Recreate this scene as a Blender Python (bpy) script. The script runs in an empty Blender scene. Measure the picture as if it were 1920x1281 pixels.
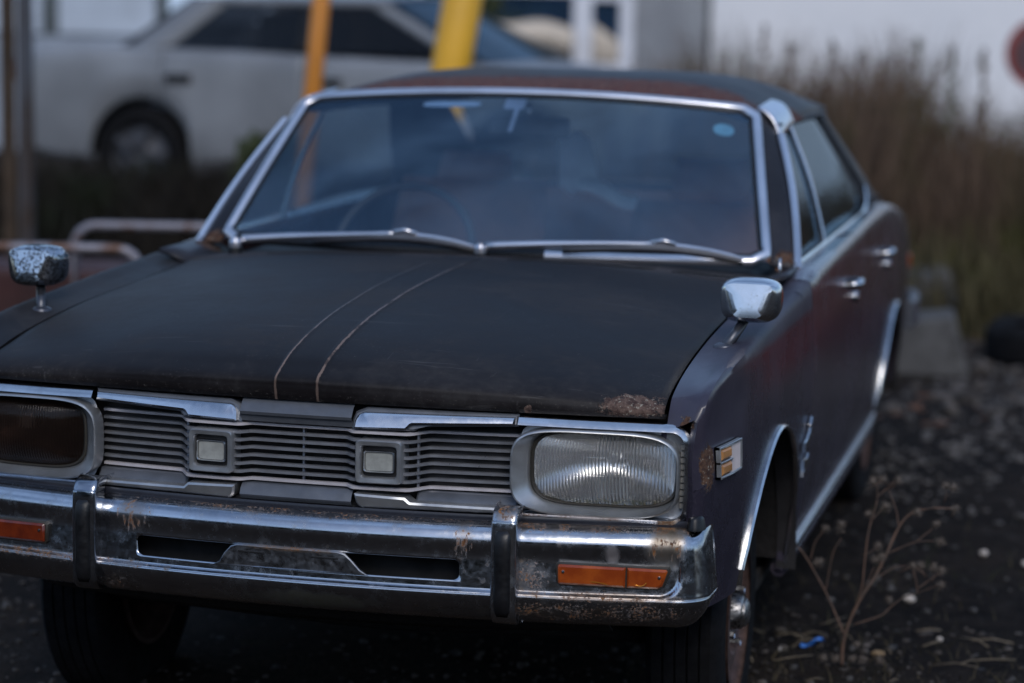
import bpy, bmesh, math, random
import numpy as np
from mathutils import Vector, Matrix
random.seed(7); rng = np.random.default_rng(11)
C = bpy.context.scene
COL = C.collection

# ------------------------------------------------------------------ camera
cam_d = bpy.data.cameras.new('camera'); cam = bpy.data.objects.new('camera', cam_d); COL.objects.link(cam)
CP = Vector((1.50733731, -4.12047807, 1.54494972))
yaw, pit, rol = 0.252353617, 0.140432333, 0.0183288902
fwd = Vector((-math.sin(yaw)*math.cos(pit), math.cos(yaw)*math.cos(pit), -math.sin(pit)))
rt0 = Vector((math.cos(yaw), math.sin(yaw), 0)); up0 = rt0.cross(fwd)
rt = rt0*math.cos(rol)+up0*math.sin(rol); up = -rt0*math.sin(rol)+up0*math.cos(rol)
cam.matrix_world = Matrix(((rt.x, up.x, -fwd.x, CP.x), (rt.y, up.y, -fwd.y, CP.y), (rt.z, up.z, -fwd.z, CP.z), (0, 0, 0, 1)))
cam_d.sensor_width = 36; cam_d.lens = 4368.735/1920*36
cam_d.clip_start = 0.05; cam_d.clip_end = 600
cam_d.dof.use_dof = True; cam_d.dof.focus_distance = 4.52; cam_d.dof.aperture_fstop = 1.9
C.camera = cam
# ------------------------------------------------------------------ light
SUN_EL, SUN_AZ = math.radians(40), math.radians(158)     # azimuth from +Y clockwise
w = bpy.data.worlds.new('World'); C.world = w; w.use_nodes = True
nt = w.node_tree; bg = nt.nodes['Background']
sky = nt.nodes.new('ShaderNodeTexSky'); sky.sky_type = 'NISHITA'; sky.sun_disc = False
sky.sun_elevation = SUN_EL; sky.sun_rotation = SUN_AZ; sky.air_density = 1.0; sky.dust_density = 1.0; sky.ozone_density = 2.5
tcw = nt.nodes.new('ShaderNodeTexCoord'); mpw = nt.nodes.new('ShaderNodeMapping'); mpw.inputs['Scale'].default_value = (1, 1, 2.2)
nzw = nt.nodes.new('ShaderNodeTexNoise'); nzw.inputs['Scale'].default_value = 2.6; nzw.inputs['Detail'].default_value = 7; nzw.inputs['Roughness'].default_value = .55
mrw = nt.nodes.new('ShaderNodeMapRange'); mrw.inputs[1].default_value = .42; mrw.inputs[2].default_value = .58
mxw = nt.nodes.new('ShaderNodeMix'); mxw.data_type = 'RGBA'; mxw.inputs[7].default_value = (3.2, 4.7, 7.6, 1)
nt.links.new(tcw.outputs['Generated'], mpw.inputs[0]); nt.links.new(mpw.outputs[0], nzw.inputs['Vector']); nt.links.new(nzw.outputs[0], mrw.inputs[0])
mlw = nt.nodes.new('ShaderNodeMath'); mlw.operation = 'MULTIPLY'; mlw.inputs[1].default_value = .62; nt.links.new(mrw.outputs[0], mlw.inputs[0])
nt.links.new(mlw.outputs[0], mxw.inputs[0]); nt.links.new(sky.outputs[0], mxw.inputs[6]); nt.links.new(mxw.outputs[2], bg.inputs[0]); bg.inputs[1].default_value = 0.15
sd = bpy.data.lights.new('sun', 'SUN'); sd.energy = 1.4; sd.angle = math.radians(25); sd.color = (1.0, 0.95, 0.9)
sun = bpy.data.objects.new('sun', sd); COL.objects.link(sun)
sv = Vector((math.sin(SUN_AZ)*math.cos(SUN_EL), math.cos(SUN_AZ)*math.cos(SUN_EL), math.sin(SUN_EL)))
sun.rotation_euler = sv.to_track_quat('Z', 'Y').to_euler()
C.view_settings.view_transform = 'Standard'; C.view_settings.look = 'None'
C.view_settings.exposure = -0.2; C.view_settings.gamma = 1; C.view_settings.use_curve_mapping = False
C.render.engine = 'CYCLES'; C.cycles.use_denoising = True; C.cycles.max_bounces = 8
C.cycles.sample_clamp_indirect = 6; C.cycles.caustics_reflective = True; C.cycles.blur_glossy = 0.3

# ------------------------------------------------------------------ node / material helpers
class M:
    def __init__(s, name):
        s.m = bpy.data.materials.new(name); s.m.use_nodes = True; s.t = s.m.node_tree
        s.b = s.t.nodes['Principled BSDF']; s.tc = None; s._c = None
    def link(s, a, b): s.t.links.new(a, b)
    def put(s, sock, v):
        if isinstance(v, bpy.types.NodeSocket): s.link(v, sock)
        elif isinstance(v, (tuple, list)) and len(v) == 3 and sock.type == 'RGBA': sock.default_value = (*v, 1)
        else: sock.default_value = v
    def co(s):
        if s._c is None: s._c = s.t.nodes.new('ShaderNodeTexCoord').outputs['Object']
        return s._c
    def xyz(s):
        if not hasattr(s, '_x'):
            n = s.t.nodes.new('ShaderNodeSeparateXYZ'); s.link(s.co(), n.inputs[0]); s._x = n.outputs
        return s._x
    def scaled(s, sc):
        n = s.t.nodes.new('ShaderNodeMapping'); s.link(s.co(), n.inputs[0]); n.inputs['Scale'].default_value = sc; return n.outputs[0]
    def noise(s, scale, detail=4, rough=.6, vec=None, out=0, dist=0):
        n = s.t.nodes.new('ShaderNodeTexNoise'); s.link(vec or s.co(), n.inputs['Vector'])
        n.inputs['Scale'].default_value = scale; n.inputs['Detail'].default_value = detail; n.inputs['Roughness'].default_value = rough
        n.inputs['Distortion'].default_value = dist
        return n.outputs[out]
    def vor(s, scale, out=0, vec=None):
        n = s.t.nodes.new('ShaderNodeTexVoronoi'); s.link(vec or s.co(), n.inputs['Vector']); n.inputs['Scale'].default_value = scale; return n.outputs[out]
    def math(s, op, a, b=0.0, c=None, clamp=False):
        n = s.t.nodes.new('ShaderNodeMath'); n.operation = op; n.use_clamp = clamp
        s.put(n.inputs[0], a); s.put(n.inputs[1], b)
        if c is not None: s.put(n.inputs[2], c)
        return n.outputs[0]
    def rng(s, v, a, b, lo=0.0, hi=1.0, smooth=True):
        n = s.t.nodes.new('ShaderNodeMapRange'); n.interpolation_type = 'SMOOTHSTEP' if smooth else 'LINEAR'
        s.put(n.inputs[0], v)
        if a <= b:
            n.inputs[1].default_value = a; n.inputs[2].default_value = b; n.inputs[3].default_value = lo; n.inputs[4].default_value = hi
        else:
            n.inputs[1].default_value = b; n.inputs[2].default_value = a; n.inputs[3].default_value = hi; n.inputs[4].default_value = lo
        return n.outputs[0]
    def mix(s, f, a, b):
        n = s.t.nodes.new('ShaderNodeMix'); n.data_type = 'RGBA'
        s.put(n.inputs[0], f); s.put(n.inputs[6], a); s.put(n.inputs[7], b); return n.outputs[2]
    def mixf(s, f, a, b):
        n = s.t.nodes.new('ShaderNodeMix'); s.put(n.inputs[0], f); s.put(n.inputs[2], a); s.put(n.inputs[3], b); return n.outputs[0]
    def blob(s, c, r, soft=.6):       # 1 inside an ellipsoid patch (a stain's own place on the part)
        x, y, z = s.xyz(); acc = None
        for sock, cc, rr in zip((x, y, z), c, r):
            if rr > 50: continue
            d = s.math('POWER', s.math('DIVIDE', s.math('SUBTRACT', sock, cc), rr), 2.0)
            acc = d if acc is None else s.math('ADD', acc, d)
        return s.rng(acc, 1.0, soft*.15, smooth=False)
    def bump(s, h, strength=.2, dist=.002, prev=None):
        n = s.t.nodes.new('ShaderNodeBump'); s.put(n.inputs['Height'], h); n.inputs['Strength'].default_value = strength
        n.inputs['Distance'].default_value = dist
        if prev: s.link(prev, n.inputs['Normal'])
        return n.outputs[0]
    def set(s, **k):
        names = dict(col='Base Color', rough='Roughness', metal='Metallic', spec='Specular IOR Level', coat='Coat Weight', crough='Coat Roughness',
                     normal='Normal', trans='Transmission Weight', ior='IOR', alpha='Alpha', sheen='Sheen Weight', sss='Subsurface Weight')
        for a, v in k.items(): s.put(s.b.inputs[names[a]], v)
        return s
def simple(name, col, rough=.5, metal=0.0, var=.25, scale=8, bump=0.0, bscale=40, **k):
    m = M(name); nz = m.noise(scale, 5)
    lo = tuple(c*(1-var) for c in col); hi = tuple(min(1, c*(1+var)) for c in col)
    m.set(col=m.mix(m.rng(nz, .3, .7), lo, hi), rough=m.rng(m.noise(scale*2.3), .3, .7, max(.02, rough*.8), min(1, rough*1.2)), metal=metal, **k)
    if bump: m.set(normal=m.bump(m.noise(bscale, 6), bump, .01))
    return m.m
RUST1, RUST2 = (.085, .034, .013), (.26, .115, .040)

# faded near-black car paint
def paint(name, col=(.012, .011, .014), dust=.35, rough=.38, patches=(), ridge=False, coat=.15, fade=False, spec=.36, rustcol=((.035, .016, .013), (.12, .062, .036))):
    m = M(name); x, y, z = m.xyz()
    n1 = m.noise(3.0, 6, .65); n2 = m.noise(45, 5, .7); n3 = m.noise(220, 3, .7)
    base = m.mix(m.rng(n1, .35, .7), col, tuple(c*1.8+.004 for c in col))
    dustm = m.math('MULTIPLY', m.rng(m.math('ADD', m.math('MULTIPLY', n1, .5), m.math('MULTIPLY', n2, .5)), .45, .72), dust)
    base = m.mix(dustm, base, (.038, .036, .036))
    specks = m.rng(m.vor(38), .055, .03); specks = m.math('MULTIPLY', specks, m.rng(m.noise(9), .55, .62))
    base = m.mix(m.math('MULTIPLY', specks, .5), base, (.22, .20, .19))
    sc1 = m.rng(m.noise(1, 3, .6, m.scaled((3, 60, 40)), dist=.6), .66, .72); sc2 = m.rng(m.noise(1, 3, .6, m.scaled((70, 5, 40)), dist=.8), .68, .74)
    base = m.mix(m.math('MULTIPLY', m.math('MAXIMUM', sc1, sc2), .12), base, (.20, .19, .19))
    spots = m.rng(m.vor(95), .26, .16); base = m.mix(m.math('MULTIPLY', m.math('MULTIPLY', spots, m.rng(m.noise(5, 5), .45, .6)), .10), base, (.14, .13, .13))
    rough_s = m.math('ADD', m.rng(n1, .3, .7, rough*.92, rough*1.1), m.math('MULTIPLY', dustm, .15))
    if fade: rough_s = m.math('ADD', rough_s, m.rng(z, .855, .885, 0, .22))
    rust = None
    def add(a, b): return b if a is None else m.math('MAXIMUM', a, b)
    for c, r, th in patches:
        bl = m.blob(c, r, 1.0)
        e = m.rng(m.math('ADD', m.math('MULTIPLY', bl, .75), m.math('MULTIPLY', m.math('SUBTRACT', m.noise(48, 6, .8), .5), 2.6)), th-.5, th-.46)
        rust = add(rust, m.math('MULTIPLY', e, m.rng(bl, 0, .06)))
    rcol = m.mix(m.rng(m.noise(75, 6, .75), .38, .62), rustcol[0], rustcol[1])
    rcol = m.mix(m.rng(m.noise(160, 4), .58, .66), rcol, (.30, .27, .22))
    bumpn = m.bump(m.noise(5.5, 3, .5), .35, .006, m.bump(n3, .02, .001))
    if ridge:
        ax = m.math('ABSOLUTE', x)
        wob = m.math('MULTIPLY', m.math('SUBTRACT', m.noise(55, 5), .5), .006)
        d = m.math('ABSOLUTE', m.math('ADD', m.math('SUBTRACT', ax, .0425), wob))
        wd = m.rng(y, .07, 1.0, .0022, .0012)
        ln = m.rng(m.math('DIVIDE', d, wd), 1.5, .6)
        brk = m.rng(m.noise(14, 4), .36, .5)
        ln = m.math('MULTIPLY', ln, m.math('MULTIPLY', m.rng(y, 1.17, 1.0), m.rng(y, .055, .075)))
        ln = m.math('MULTIPLY', ln, m.rng(brk, 0, 1, .25, .85))
        base = m.mix(ln, base, m.mix(m.rng(y, .1, .5), (.22, .155, .125), (.155, .13, .13)))
        # chips of paint gone along the lip
        chip = m.math('MULTIPLY', m.rng(m.noise(150, 5, .8), .60, .64), m.rng(z, .825, .80))
        base = m.mix(m.math('MULTIPLY', chip, .45), base, (.20, .18, .16))
    if rust is not None:
        edge = m.math('MULTIPLY', m.rng(rust, 0, .3), m.rng(rust, 1, .6))
        base = m.mix(rust, base, rcol); base = m.mix(m.math('MULTIPLY', edge, .7), base, (.22, .19, .17))
        rough_s = m.mixf(rust, rough_s, .85)
        bumpn = m.bump(m.math('MULTIPLY', rust, m.noise(120, 5)), .8, .004, bumpn)
        m.set(coat=m.mixf(rust, coat if not fade else m.rng(z, .855, .88, coat, .0), 0.0))
    else: m.set(coat=coat)
    m.set(col=base, rough=rough_s, normal=bumpn, crough=.22, spec=spec)
    return m.m

def chrome(name, col=(.56, .57, .60), rough=.10, rust=0.0, zones=(), pits=0.0, dirt=.25, grime=()):
    m = M(name); x, y, z = m.xyz()
    n1 = m.noise(6, 5); n2 = m.noise(70, 5, .7)
    base = m.mix(m.rng(n1, .35, .7), col, tuple(c*.82 for c in col))
    film = m.math('MULTIPLY', m.rng(m.noise(22, 6, .7), .45, .75), dirt)
    base = m.mix(film, base, (.30, .30, .31))
    r = m.math('ADD', m.rng(n2, .3, .7, rough*.7, rough*1.5) if dirt > .1 else rough, m.math('MULTIPLY', film, .35))
    mask = None
    def add(a, b): return b if a is None else m.math('MAXIMUM', a, b)
    if rust: mask = m.rng(m.noise(120, 6, .75), .70-rust*.1, .76-rust*.1)
    for c, rr, dens, kind in zones:
        bl = m.blob(c, rr, 1.0)
        if kind == 'spot': nz = m.noise(190, 4, .75)
        elif kind == 'drip': nz = m.noise(1, 5, .65, m.scaled((150, 150, 18)))
        elif kind == 'film': nz = m.noise(60, 6, .7)
        v = m.rng(m.math('ADD', m.math('MULTIPLY', m.math('SUBTRACT', nz, .5), 2.4), m.math('MULTIPLY', bl, .5)), .70-dens*.34, .86-dens*.34)
        clus = m.rng(m.noise(34, 4, .7), .40, .58); v = m.math('MULTIPLY', v, clus)
        mask = add(mask, m.math('MULTIPLY', v, m.rng(bl, 0, .3)))
        st = m.math('MULTIPLY', m.rng(m.math('ADD', m.math('MULTIPLY', bl, .8), m.math('MULTIPLY', m.math('SUBTRACT', m.noise(30, 6, .7), .5), 1.8)), .15, .9), .72*dens)
        base = m.mix(st, base, (.20, .125, .065)); r = m.mixf(st, r, .5)
    for c, rr, cc, f in grime:
        bl = m.math('MULTIPLY', m.rng(m.math('ADD', m.blob(c, rr, 1.0), m.math('MULTIPLY', m.math('SUBTRACT', m.noise(25, 6, .7), .5), 1.6)), .05, 1.1), f)
        base = m.mix(bl, base, cc); r = m.mixf(bl, r, .6)
        m.set()
    met = 1.0
    if pits:
        p = m.rng(m.math('ADD', m.noise(150, 5, .8), m.math('MULTIPLY', m.noise(30, 3), .3)), .78-pits*.15, .82-pits*.15)
        base = m.mix(p, base, (.03, .03, .032)); r = m.mixf(p, r, .6)
    if mask is not None:
        rc = m.mix(m.rng(m.noise(90, 5), .35, .65), RUST1, RUST2)
        base = m.mix(mask, base, rc); r = m.mixf(mask, r, .85); met = m.math('SUBTRACT', 1.0, mask)

    m.set(col=base, rough=r, metal=met); return m.m

PAINT = paint('body_paint')
PAINT_HOOD = paint('hood_paint', (.0085, .0070, .0076), .75, .52, [((.645, .14, .812), (.085, .085, .028), .90), ((.452, .11, .80), (.012, .03, .014), .98)], ridge=True, coat=.0, spec=.20, rustcol=((.050, .030, .027), (.15, .10, .08)))
PAINT_FENDER = paint('fender_paint', (.026, .023, .036), .3, .28, [((.80, .175, .70), (.04, .035, .058), .80), ((.75, .15, .78), (.02, .04, .022), 1.0)], coat=.4, fade=True)
PAINT_SIDE = paint('side_paint', (.034, .029, .042), .4, .25, coat=.5)
PAINT_ROOF = paint('roof_paint', (.011, .011, .014), .3, .46, [((.10, 1.86, 1.34), (.72, .30, .09), .72), ((.63, 2.15, 1.28), (.06, .25, .06), .70)], coat=.0, spec=.18, rustcol=((.055, .024, .026), (.15, .062, .05)))
PAINT_PILLAR = paint('pillar_paint', (.013, .013, .017), .3, .4, [((.735, 1.50, .95), (.05, .05, .05), .95), ((-.735, 1.46, .95), (.05, .07, .05), .95)], coat=.05, spec=.25)
BUMPZ = [((.60, .03, .455), (.22, 99, .013), .85, 'spot'), ((-.55, .03, .455), (.35, 99, .013), .7, 'spot'), ((.725, .08, .560), (.042, 99, .05), .80, 'drip'), ((.735, .08, .585), (.06, 99, .02), .9, 'spot'),
         ((.475, .03, .487), (.045, 99, .045), .50, 'spot'), ((.52, .04, .42), (.12, 99, .03), .72, 'spot'), ((.68, .05, .425), (.13, 99, .035), .55, 'spot'),
         ((.54, .05, .583), (.20, 99, .016), .75, 'spot'), ((0, .05, .583), (.5, 99, .015), .5, 'spot'), ((-.33, .02, .55), (.05, 99, .045), .62, 'drip'), ((.345, .02, .55), (.03, 99, .045), .55, 'drip'), ((-.36, .02, .40), (.06, 99, .05), .5, 'spot')]
CHROME_B = chrome('bumper_chrome', (.58, .60, .64), .15, 0, BUMPZ, dirt=.5, grime=[((.05, .02, .415), (.16, 99, .026), (.17, .17, .115), .8), ((.45, .03, .41), (.2, 99, .02), (.08, .06, .045), .55), ((.625, .05, .535), (.018, 99, .026), (.42, .38, .37), .9), ((.72, .08, .55), (.05, 99, .05), (.26, .21, .14), .6)])
CHROME_O = chrome('overrider_chrome', (.62, .63, .66), .18, 0, [((.43, .03, .612), (.03, 99, .018), .8, 'drip'), ((.47, .05, .42), (.02, 99, .03), .7, 'spot')], dirt=.4)
CHROME = chrome('trim_chrome', (.72, .73, .76), .16, 0, dirt=.2)
CHROME_WS = chrome('windshield_chrome', (.86, .85, .89), .30, 0, dirt=.06)
CHROME_PIT = chrome('pitted_chrome', (.66, .68, .72), .09, 0, pits=.9, dirt=.2)
CHROME_MIR = chrome('mirror_chrome', (.84, .86, .90), .20, 0, pits=.05, dirt=.08)
CHROME_HUB = chrome('hub_chrome', (.45, .44, .44), .32, 0, pits=.6, dirt=.6)
ALU = simple('satin_aluminium', (.46, .47, .48), .36, .8, .12, 14)
ALU_GREY = simple('grey_grille_plastic', (.12, .13, .15), .38, .35, .15, 14)
ALU_SLAT = simple('grey_slat', (.32, .33, .36), .34, .6, .12, 14)
SLAT_BRIGHT = simple('bright_slat', (.66, .62, .64), .4, .35, .06, 20)
DARK = simple('matte_black_metal', (.008, .008, .009), .8, 0, .3)
UNDER = simple('underbody_grime', (.007, .006, .006), .9, 0, .4, 12, .4)
RUBBER = simple('black_rubber', (.006, .006, .007), .42, 0, .3, 30, .1)
TYRE = simple('tyre_rubber', (.008, .008, .009), .9, 0, .35, 20, .25, 90, spec=.15)
RIM = simple('rusty_rim', (.085, .052, .045), .7, .2, .4, 25, .3)
GASKET = simple('gasket', (.03, .026, .02), .6)
PLATE = simple('emblem_plate', (.31, .315, .29), .5, .0, .15, 60)
BROWN = simple('tan_vinyl', (.40, .15, .07), .55, 0, .3, 6)
PALE_CABIN = simple('pale_cabin_shape', (.80, .86, .92), .7, 0, .2, 6)
DASH = simple('dash_vinyl', (.03, .033, .04), .55, 0, .2, 6)

def glass(name, tint=(.75, .82, .85), refl=1.0, k=2.2, dust=.06, rough=.03, dust_haze_col=(.35, .40, .46), ior=1.5):
    m = M(name); t = m.t; out = t.nodes['Material Output']
    tr = t.nodes.new('ShaderNodeBsdfTransparent'); m.put(tr.inputs[0], tint)
    gl = t.nodes.new('ShaderNodeBsdfGlossy'); gl.inputs['Roughness'].default_value = rough; m.put(gl.inputs[0], (refl*.66, refl*.86, refl))
    geo = t.nodes.new('ShaderNodeNewGeometry'); dt = t.nodes.new('ShaderNodeVectorMath'); dt.operation = 'DOT_PRODUCT'
    m.link(geo.outputs['Incoming'], dt.inputs[0]); m.link(geo.outputs['Normal'], dt.inputs[1])
    c_ = m.math('SUBTRACT', 1.0, m.math('ABSOLUTE', dt.outputs['Value'])); f5 = m.math('POWER', c_, 5.0)
    f = m.math('ADD', .045*k, m.math('MULTIPLY', f5, .9), clamp=True)
    m1 = t.nodes.new('ShaderNodeMixShader'); m.link(f, m1.inputs[0]); m.link(tr.outputs[0], m1.inputs[1]); m.link(gl.outputs[0], m1.inputs[2])
    df = t.nodes.new('ShaderNodeBsdfDiffuse'); m.put(df.inputs[0], dust_haze_col)
    m2 = t.nodes.new('ShaderNodeMixShader')
    dn = m.math('ADD', m.math('MULTIPLY', m.noise(3.5, 6, .7), dust), m.math('MULTIPLY', m.noise(1, 4, .6, m.scaled((9, 2, 2))), dust*1.2))
    m.link(dn, m2.inputs[0]); m.link(m1.outputs[0], m2.inputs[1]); m.link(df.outputs[0], m2.inputs[2]); m.link(m2.outputs[0], out.inputs[0])
    return m.m
GLASS_W = glass('windshield_glass', (.80, .87, .92), 1.0, 2.5, .06, dust_haze_col=(.16, .32, .58))  # blue of the dust film stands in for reflected sky
GLASS_S = glass('side_glass', (.44, .52, .53), .8, 1.0, .07, dust_haze_col=(.08, .10, .10))
GLASS_C = glass('dark_car_glass', (.22, .22, .23), .6, 1.0, .12, dust_haze_col=(.06, .058, .06))

# ------------------------------------------------------------------ mesh helpers
def tag(o, label=None, cat=None, group=None, kind=None):
    if label: o['label'] = label
    if cat: o['category'] = cat
    if group: o['group'] = group
    if kind: o['kind'] = kind
    return o
def empty(name, loc=(0, 0, 0), parent=None):
    o = bpy.data.objects.new(name, None); o.location = loc; COL.objects.link(o); o.empty_display_size = .1
    if parent: o.parent = parent
    return o
def mk(name, verts, faces, mat=None, parent=None, smooth=True, angle=None):
    me = bpy.data.meshes.new(name); me.from_pydata([tuple(map(float, v)) for v in verts], [], faces)
    bm = bmesh.new(); bm.from_mesh(me); bmesh.ops.recalc_face_normals(bm, faces=bm.faces); bm.to_mesh(me); bm.free()
    if smooth:
        me.polygons.foreach_set('use_smooth', [True]*len(me.polygons))
        if angle: me.set_sharp_from_angle(angle=math.radians(angle))
    if mat: me.materials.append(mat)
    o = bpy.data.objects.new(name, me); COL.objects.link(o)
    if parent: o.parent = parent
    return o
def gridf(nu, nv, cu=False, cv=False, base=0):
    F = []
    for i in range(nu-(0 if cu else 1)):
        for j in range(nv-(0 if cv else 1)):
            a, b = (i+1) % nu, (j+1) % nv
            F.append((base+i*nv+j, base+a*nv+j, base+a*nv+b, base+i*nv+b))
    return F
def grid(name, P, mat, parent=None, cu=False, cv=False, caps=False, smooth=True, angle=None, thick=0, off=-1):
    P = np.asarray(P, float); nu, nv = P.shape[:2]
    F = gridf(nu, nv, cu, cv)
    if caps: F += [tuple(range(nv)), tuple((nu-1)*nv+k for k in range(nv))]
    o = mk(name, P.reshape(-1, 3), F, mat, parent, smooth, angle)
    if thick:
        s = o.modifiers.new('solid', 'SOLIDIFY'); s.thickness = thick; s.offset = off
    return o
def bevel(o, w=.003, seg=2):
    b = o.modifiers.new('bevel', 'BEVEL'); b.width = w; b.segments = seg; b.limit_method = 'ANGLE'; b.angle_limit = math.radians(35); return o
def boxv(c, s):
    x, y, z = c; a, b, d = s[0]/2, s[1]/2, s[2]/2
    return [(x+i*a, y+j*b, z+k*d) for i in (-1, 1) for j in (-1, 1) for k in (-1, 1)]
BOXF = [(0, 1, 3, 2), (4, 6, 7, 5), (0, 4, 5, 1), (2, 3, 7, 6), (0, 2, 6, 4), (1, 5, 7, 3)]
def box(name, c, s, mat, parent=None, bev=.003, rz=0):
    V = [Vector(v) for v in boxv((0, 0, 0), s)]; R = Matrix.Rotation(rz, 3, 'Z')
    o = mk(name, [R @ v+Vector(c) for v in V], BOXF, mat, parent, smooth=False)
    if bev: bevel(o, bev)
    return o
class MB:                          # many shapes, ONE mesh object
    def __init__(s): s.V = []; s.F = []
    def add(s, V, F):
        b = len(s.V); s.V += [tuple(v) for v in V]; s.F += [tuple(b+i for i in f) for f in F]; return s
    def box(s, c, sz, rz=0):
        R = Matrix.Rotation(rz, 3, 'Z'); return s.add([R @ Vector(v)+Vector(c) for v in boxv((0, 0, 0), sz)], BOXF)
    def build(s, name, mat, parent=None, smooth=False, angle=None): return mk(name, s.V, s.F, mat, parent, smooth, angle)
def frames(path, up=(0, 0, 1), closed=False):
    P = [Vector(p) for p in path]; out = []; n = len(P)
    for i in range(n):
        if closed: t = P[(i+1) % n]-P[i-1]
        else: t = P[min(i+1, n-1)]-P[max(i-1, 0)]
        t.normalize(); u = Vector(up); s = t.cross(u)
        if s.length < 1e-3: s = t.cross(Vector((1, 0, 0)))
        s.normalize(); uu = s.cross(t).normalized(); out.append((P[i], s, uu))
    return out
def sweepP(path, prof, up=(0, 0, 1), closed=False, scale=None):
    fr = frames(path, up, closed); R = []
    for i, (p, s, u) in enumerate(fr):
        k = 1 if scale is None else scale[i]
        R.append([tuple(p+s*(a*k)+u*(b*k)) for a, b in prof])
    return np.array(R)
def sweep(name, path, prof, mat, parent=None, up=(0, 0, 1), closed=False, angle=40, scale=None):
    P = sweepP(path, prof, up, closed, scale)
    return grid(name, P, mat, parent, cu=closed, cv=True, caps=not closed, angle=angle)
def circ(r, n=10, sx=1, sy=1): return [(r*sx*math.cos(2*math.pi*k/n), r*sy*math.sin(2*math.pi*k/n)) for k in range(n)]
def tube(name, path, r, mat, parent=None, n=8, closed=False, scale=None, up=(0, 0, 1)):
    return sweep(name, path, circ(r, n), mat, parent, up, closed, None, scale)
def rprof(w_, h_, b=.25):          # rounded rectangle profile
    b = b*min(w_, h_); a, c = w_/2, h_/2
    return [(-a+b, -c), (a-b, -c), (a, -c+b), (a, c-b), (a-b, c), (-a+b, c), (-a, c-b), (-a, -c+b)]
def lathe(name, prof, mat, parent=None, n=48, axis='X', angle=30, c=(0, 0, 0)):
    P = []
    for k in range(n):
        a = 2*math.pi*k/n; row = []
        for r, h in prof:
            v = (h, r*math.cos(a), r*math.sin(a)) if axis == 'X' else ((r*math.cos(a), h, r*math.sin(a)) if axis == 'Y' else (r*math.cos(a), r*math.sin(a), h))
            row.append((v[0]+c[0], v[1]+c[1], v[2]+c[2]))
        P.append(row)
    return grid(name, P, mat, parent, cu=True, angle=angle)
def cr(pts, n):                    # Catmull-Rom through points, n samples
    P = np.array(pts, float); P = np.vstack([2*P[0]-P[1], P, 2*P[-1]-P[-2]]); m = len(P)-3; out = []
    for q in np.linspace(0, m-1e-9, n):
        i = int(q); t = q-i; a, b, c, d = P[i:i+4]
        out.append(.5*((2*b)+(-a+c)*t+(2*a-5*b+4*c-d)*t*t+(-a+3*b-3*c+d)*t**3))
    return np.array(out)
def smooth_interp(xs, ys):         # smooth 1-D interpolation (monotone-ish Hermite)
    xs = np.array(xs, float); ys = np.array(ys, float); d = np.diff(ys)/np.diff(xs)
    mm = np.concatenate([[d[0]], np.where(d[:-1]*d[1:] > 0, 2*d[:-1]*d[1:]/(d[:-1]+d[1:]+1e-12), 0), [d[-1]]])
    def f(x):
        x = min(max(x, xs[0]), xs[-1]); i = min(int(np.searchsorted(xs, x, 'right'))-1, len(xs)-2); i = max(i, 0)
        h = xs[i+1]-xs[i]; t = (x-xs[i])/h
        return (2*t**3-3*t*t+1)*ys[i]+(t**3-2*t*t+t)*h*mm[i]+(-2*t**3+3*t*t)*ys[i+1]+(t**3-t*t)*h*mm[i+1]
    return f
def sstep(a, b, x):
    t = min(max((x-a)/(b-a), 0), 1); return t*t*(3-2*t)
def lerp(a, b, t): return a+(b-a)*t

# ================================================================== GROUND
def gh(x, y):
    h = .34*sstep(6.4, 8.6, y)*sstep(-.9, -2.4, x)
    return h
GX = np.concatenate([[-150, -60, -25], np.linspace(-14, 14, 85), [25, 60, 150]]); GY = np.concatenate([[-60, -20, -8], np.linspace(-5, 27, 97), [40, 80, 200]])
P = [[(x, y, gh(x, y)+.006*math.sin(x*3.1)*math.cos(y*2.3)) for y in GY] for x in GX]
m = M('old_asphalt'); x, y, z = m.xyz()
n1 = m.noise(.9, 6, .65); n2 = m.noise(12, 8, .75); n3 = m.noise(90, 5, .8)
asp = m.mix(m.rng(n2, .35, .7), (.0050, .0040, .0036), (.0190, .0150, .0130))
dirt = m.mix(m.rng(n3, .35, .65), (.006, .0045, .0038), (.042, .031, .024))
soil = m.rng(m.math('ADD', n1, m.math('MULTIPLY', m.math('SUBTRACT', n2, .5), .25)), .46, .60)
far = m.rng(y, 4.8, 6.3); near = m.rng(y, 1.5, 1.1)
soilm = m.math('MAXIMUM', m.math('MAXIMUM', m.math('MULTIPLY', soil, .6), m.math('MULTIPLY', far, m.rng(n2, .25, .5))), m.math('MULTIPLY', near, m.rng(n2, .3, .55)))
base = m.mix(soilm, asp, dirt)
stone = m.rng(m.vor(55), .20, .12); stone = m.math('MULTIPLY', stone, m.rng(m.noise(4, 4), .45, .62))
base = m.mix(m.math('MULTIPLY', stone, .75), base, m.mix(m.noise(30), (.05, .05, .055), (.14, .125, .12)))
moss = m.math('MULTIPLY', m.rng(m.noise(3.3, 7, .75), .56, .66), soilm)
base = m.mix(m.math('MULTIPLY', moss, .7), base, (.024, .024, .008))
crack = m.t.nodes.new('ShaderNodeTexVoronoi'); crack.feature = 'DISTANCE_TO_EDGE'; crack.inputs['Scale'].default_value = 2.2
wv = m.t.nodes.new('ShaderNodeVectorMath'); wv.operation = 'ADD'; m.link(m.co(), wv.inputs[0]); sv_ = m.t.nodes.new('ShaderNodeVectorMath'); sv_.operation = 'SCALE'; m.link(m.noise(4, 5, .7, out=1), sv_.inputs[0]); sv_.inputs['Scale'].default_value = .35; m.link(sv_.outputs[0], wv.inputs[1]); m.link(wv.outputs[0], crack.inputs['Vector'])
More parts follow.
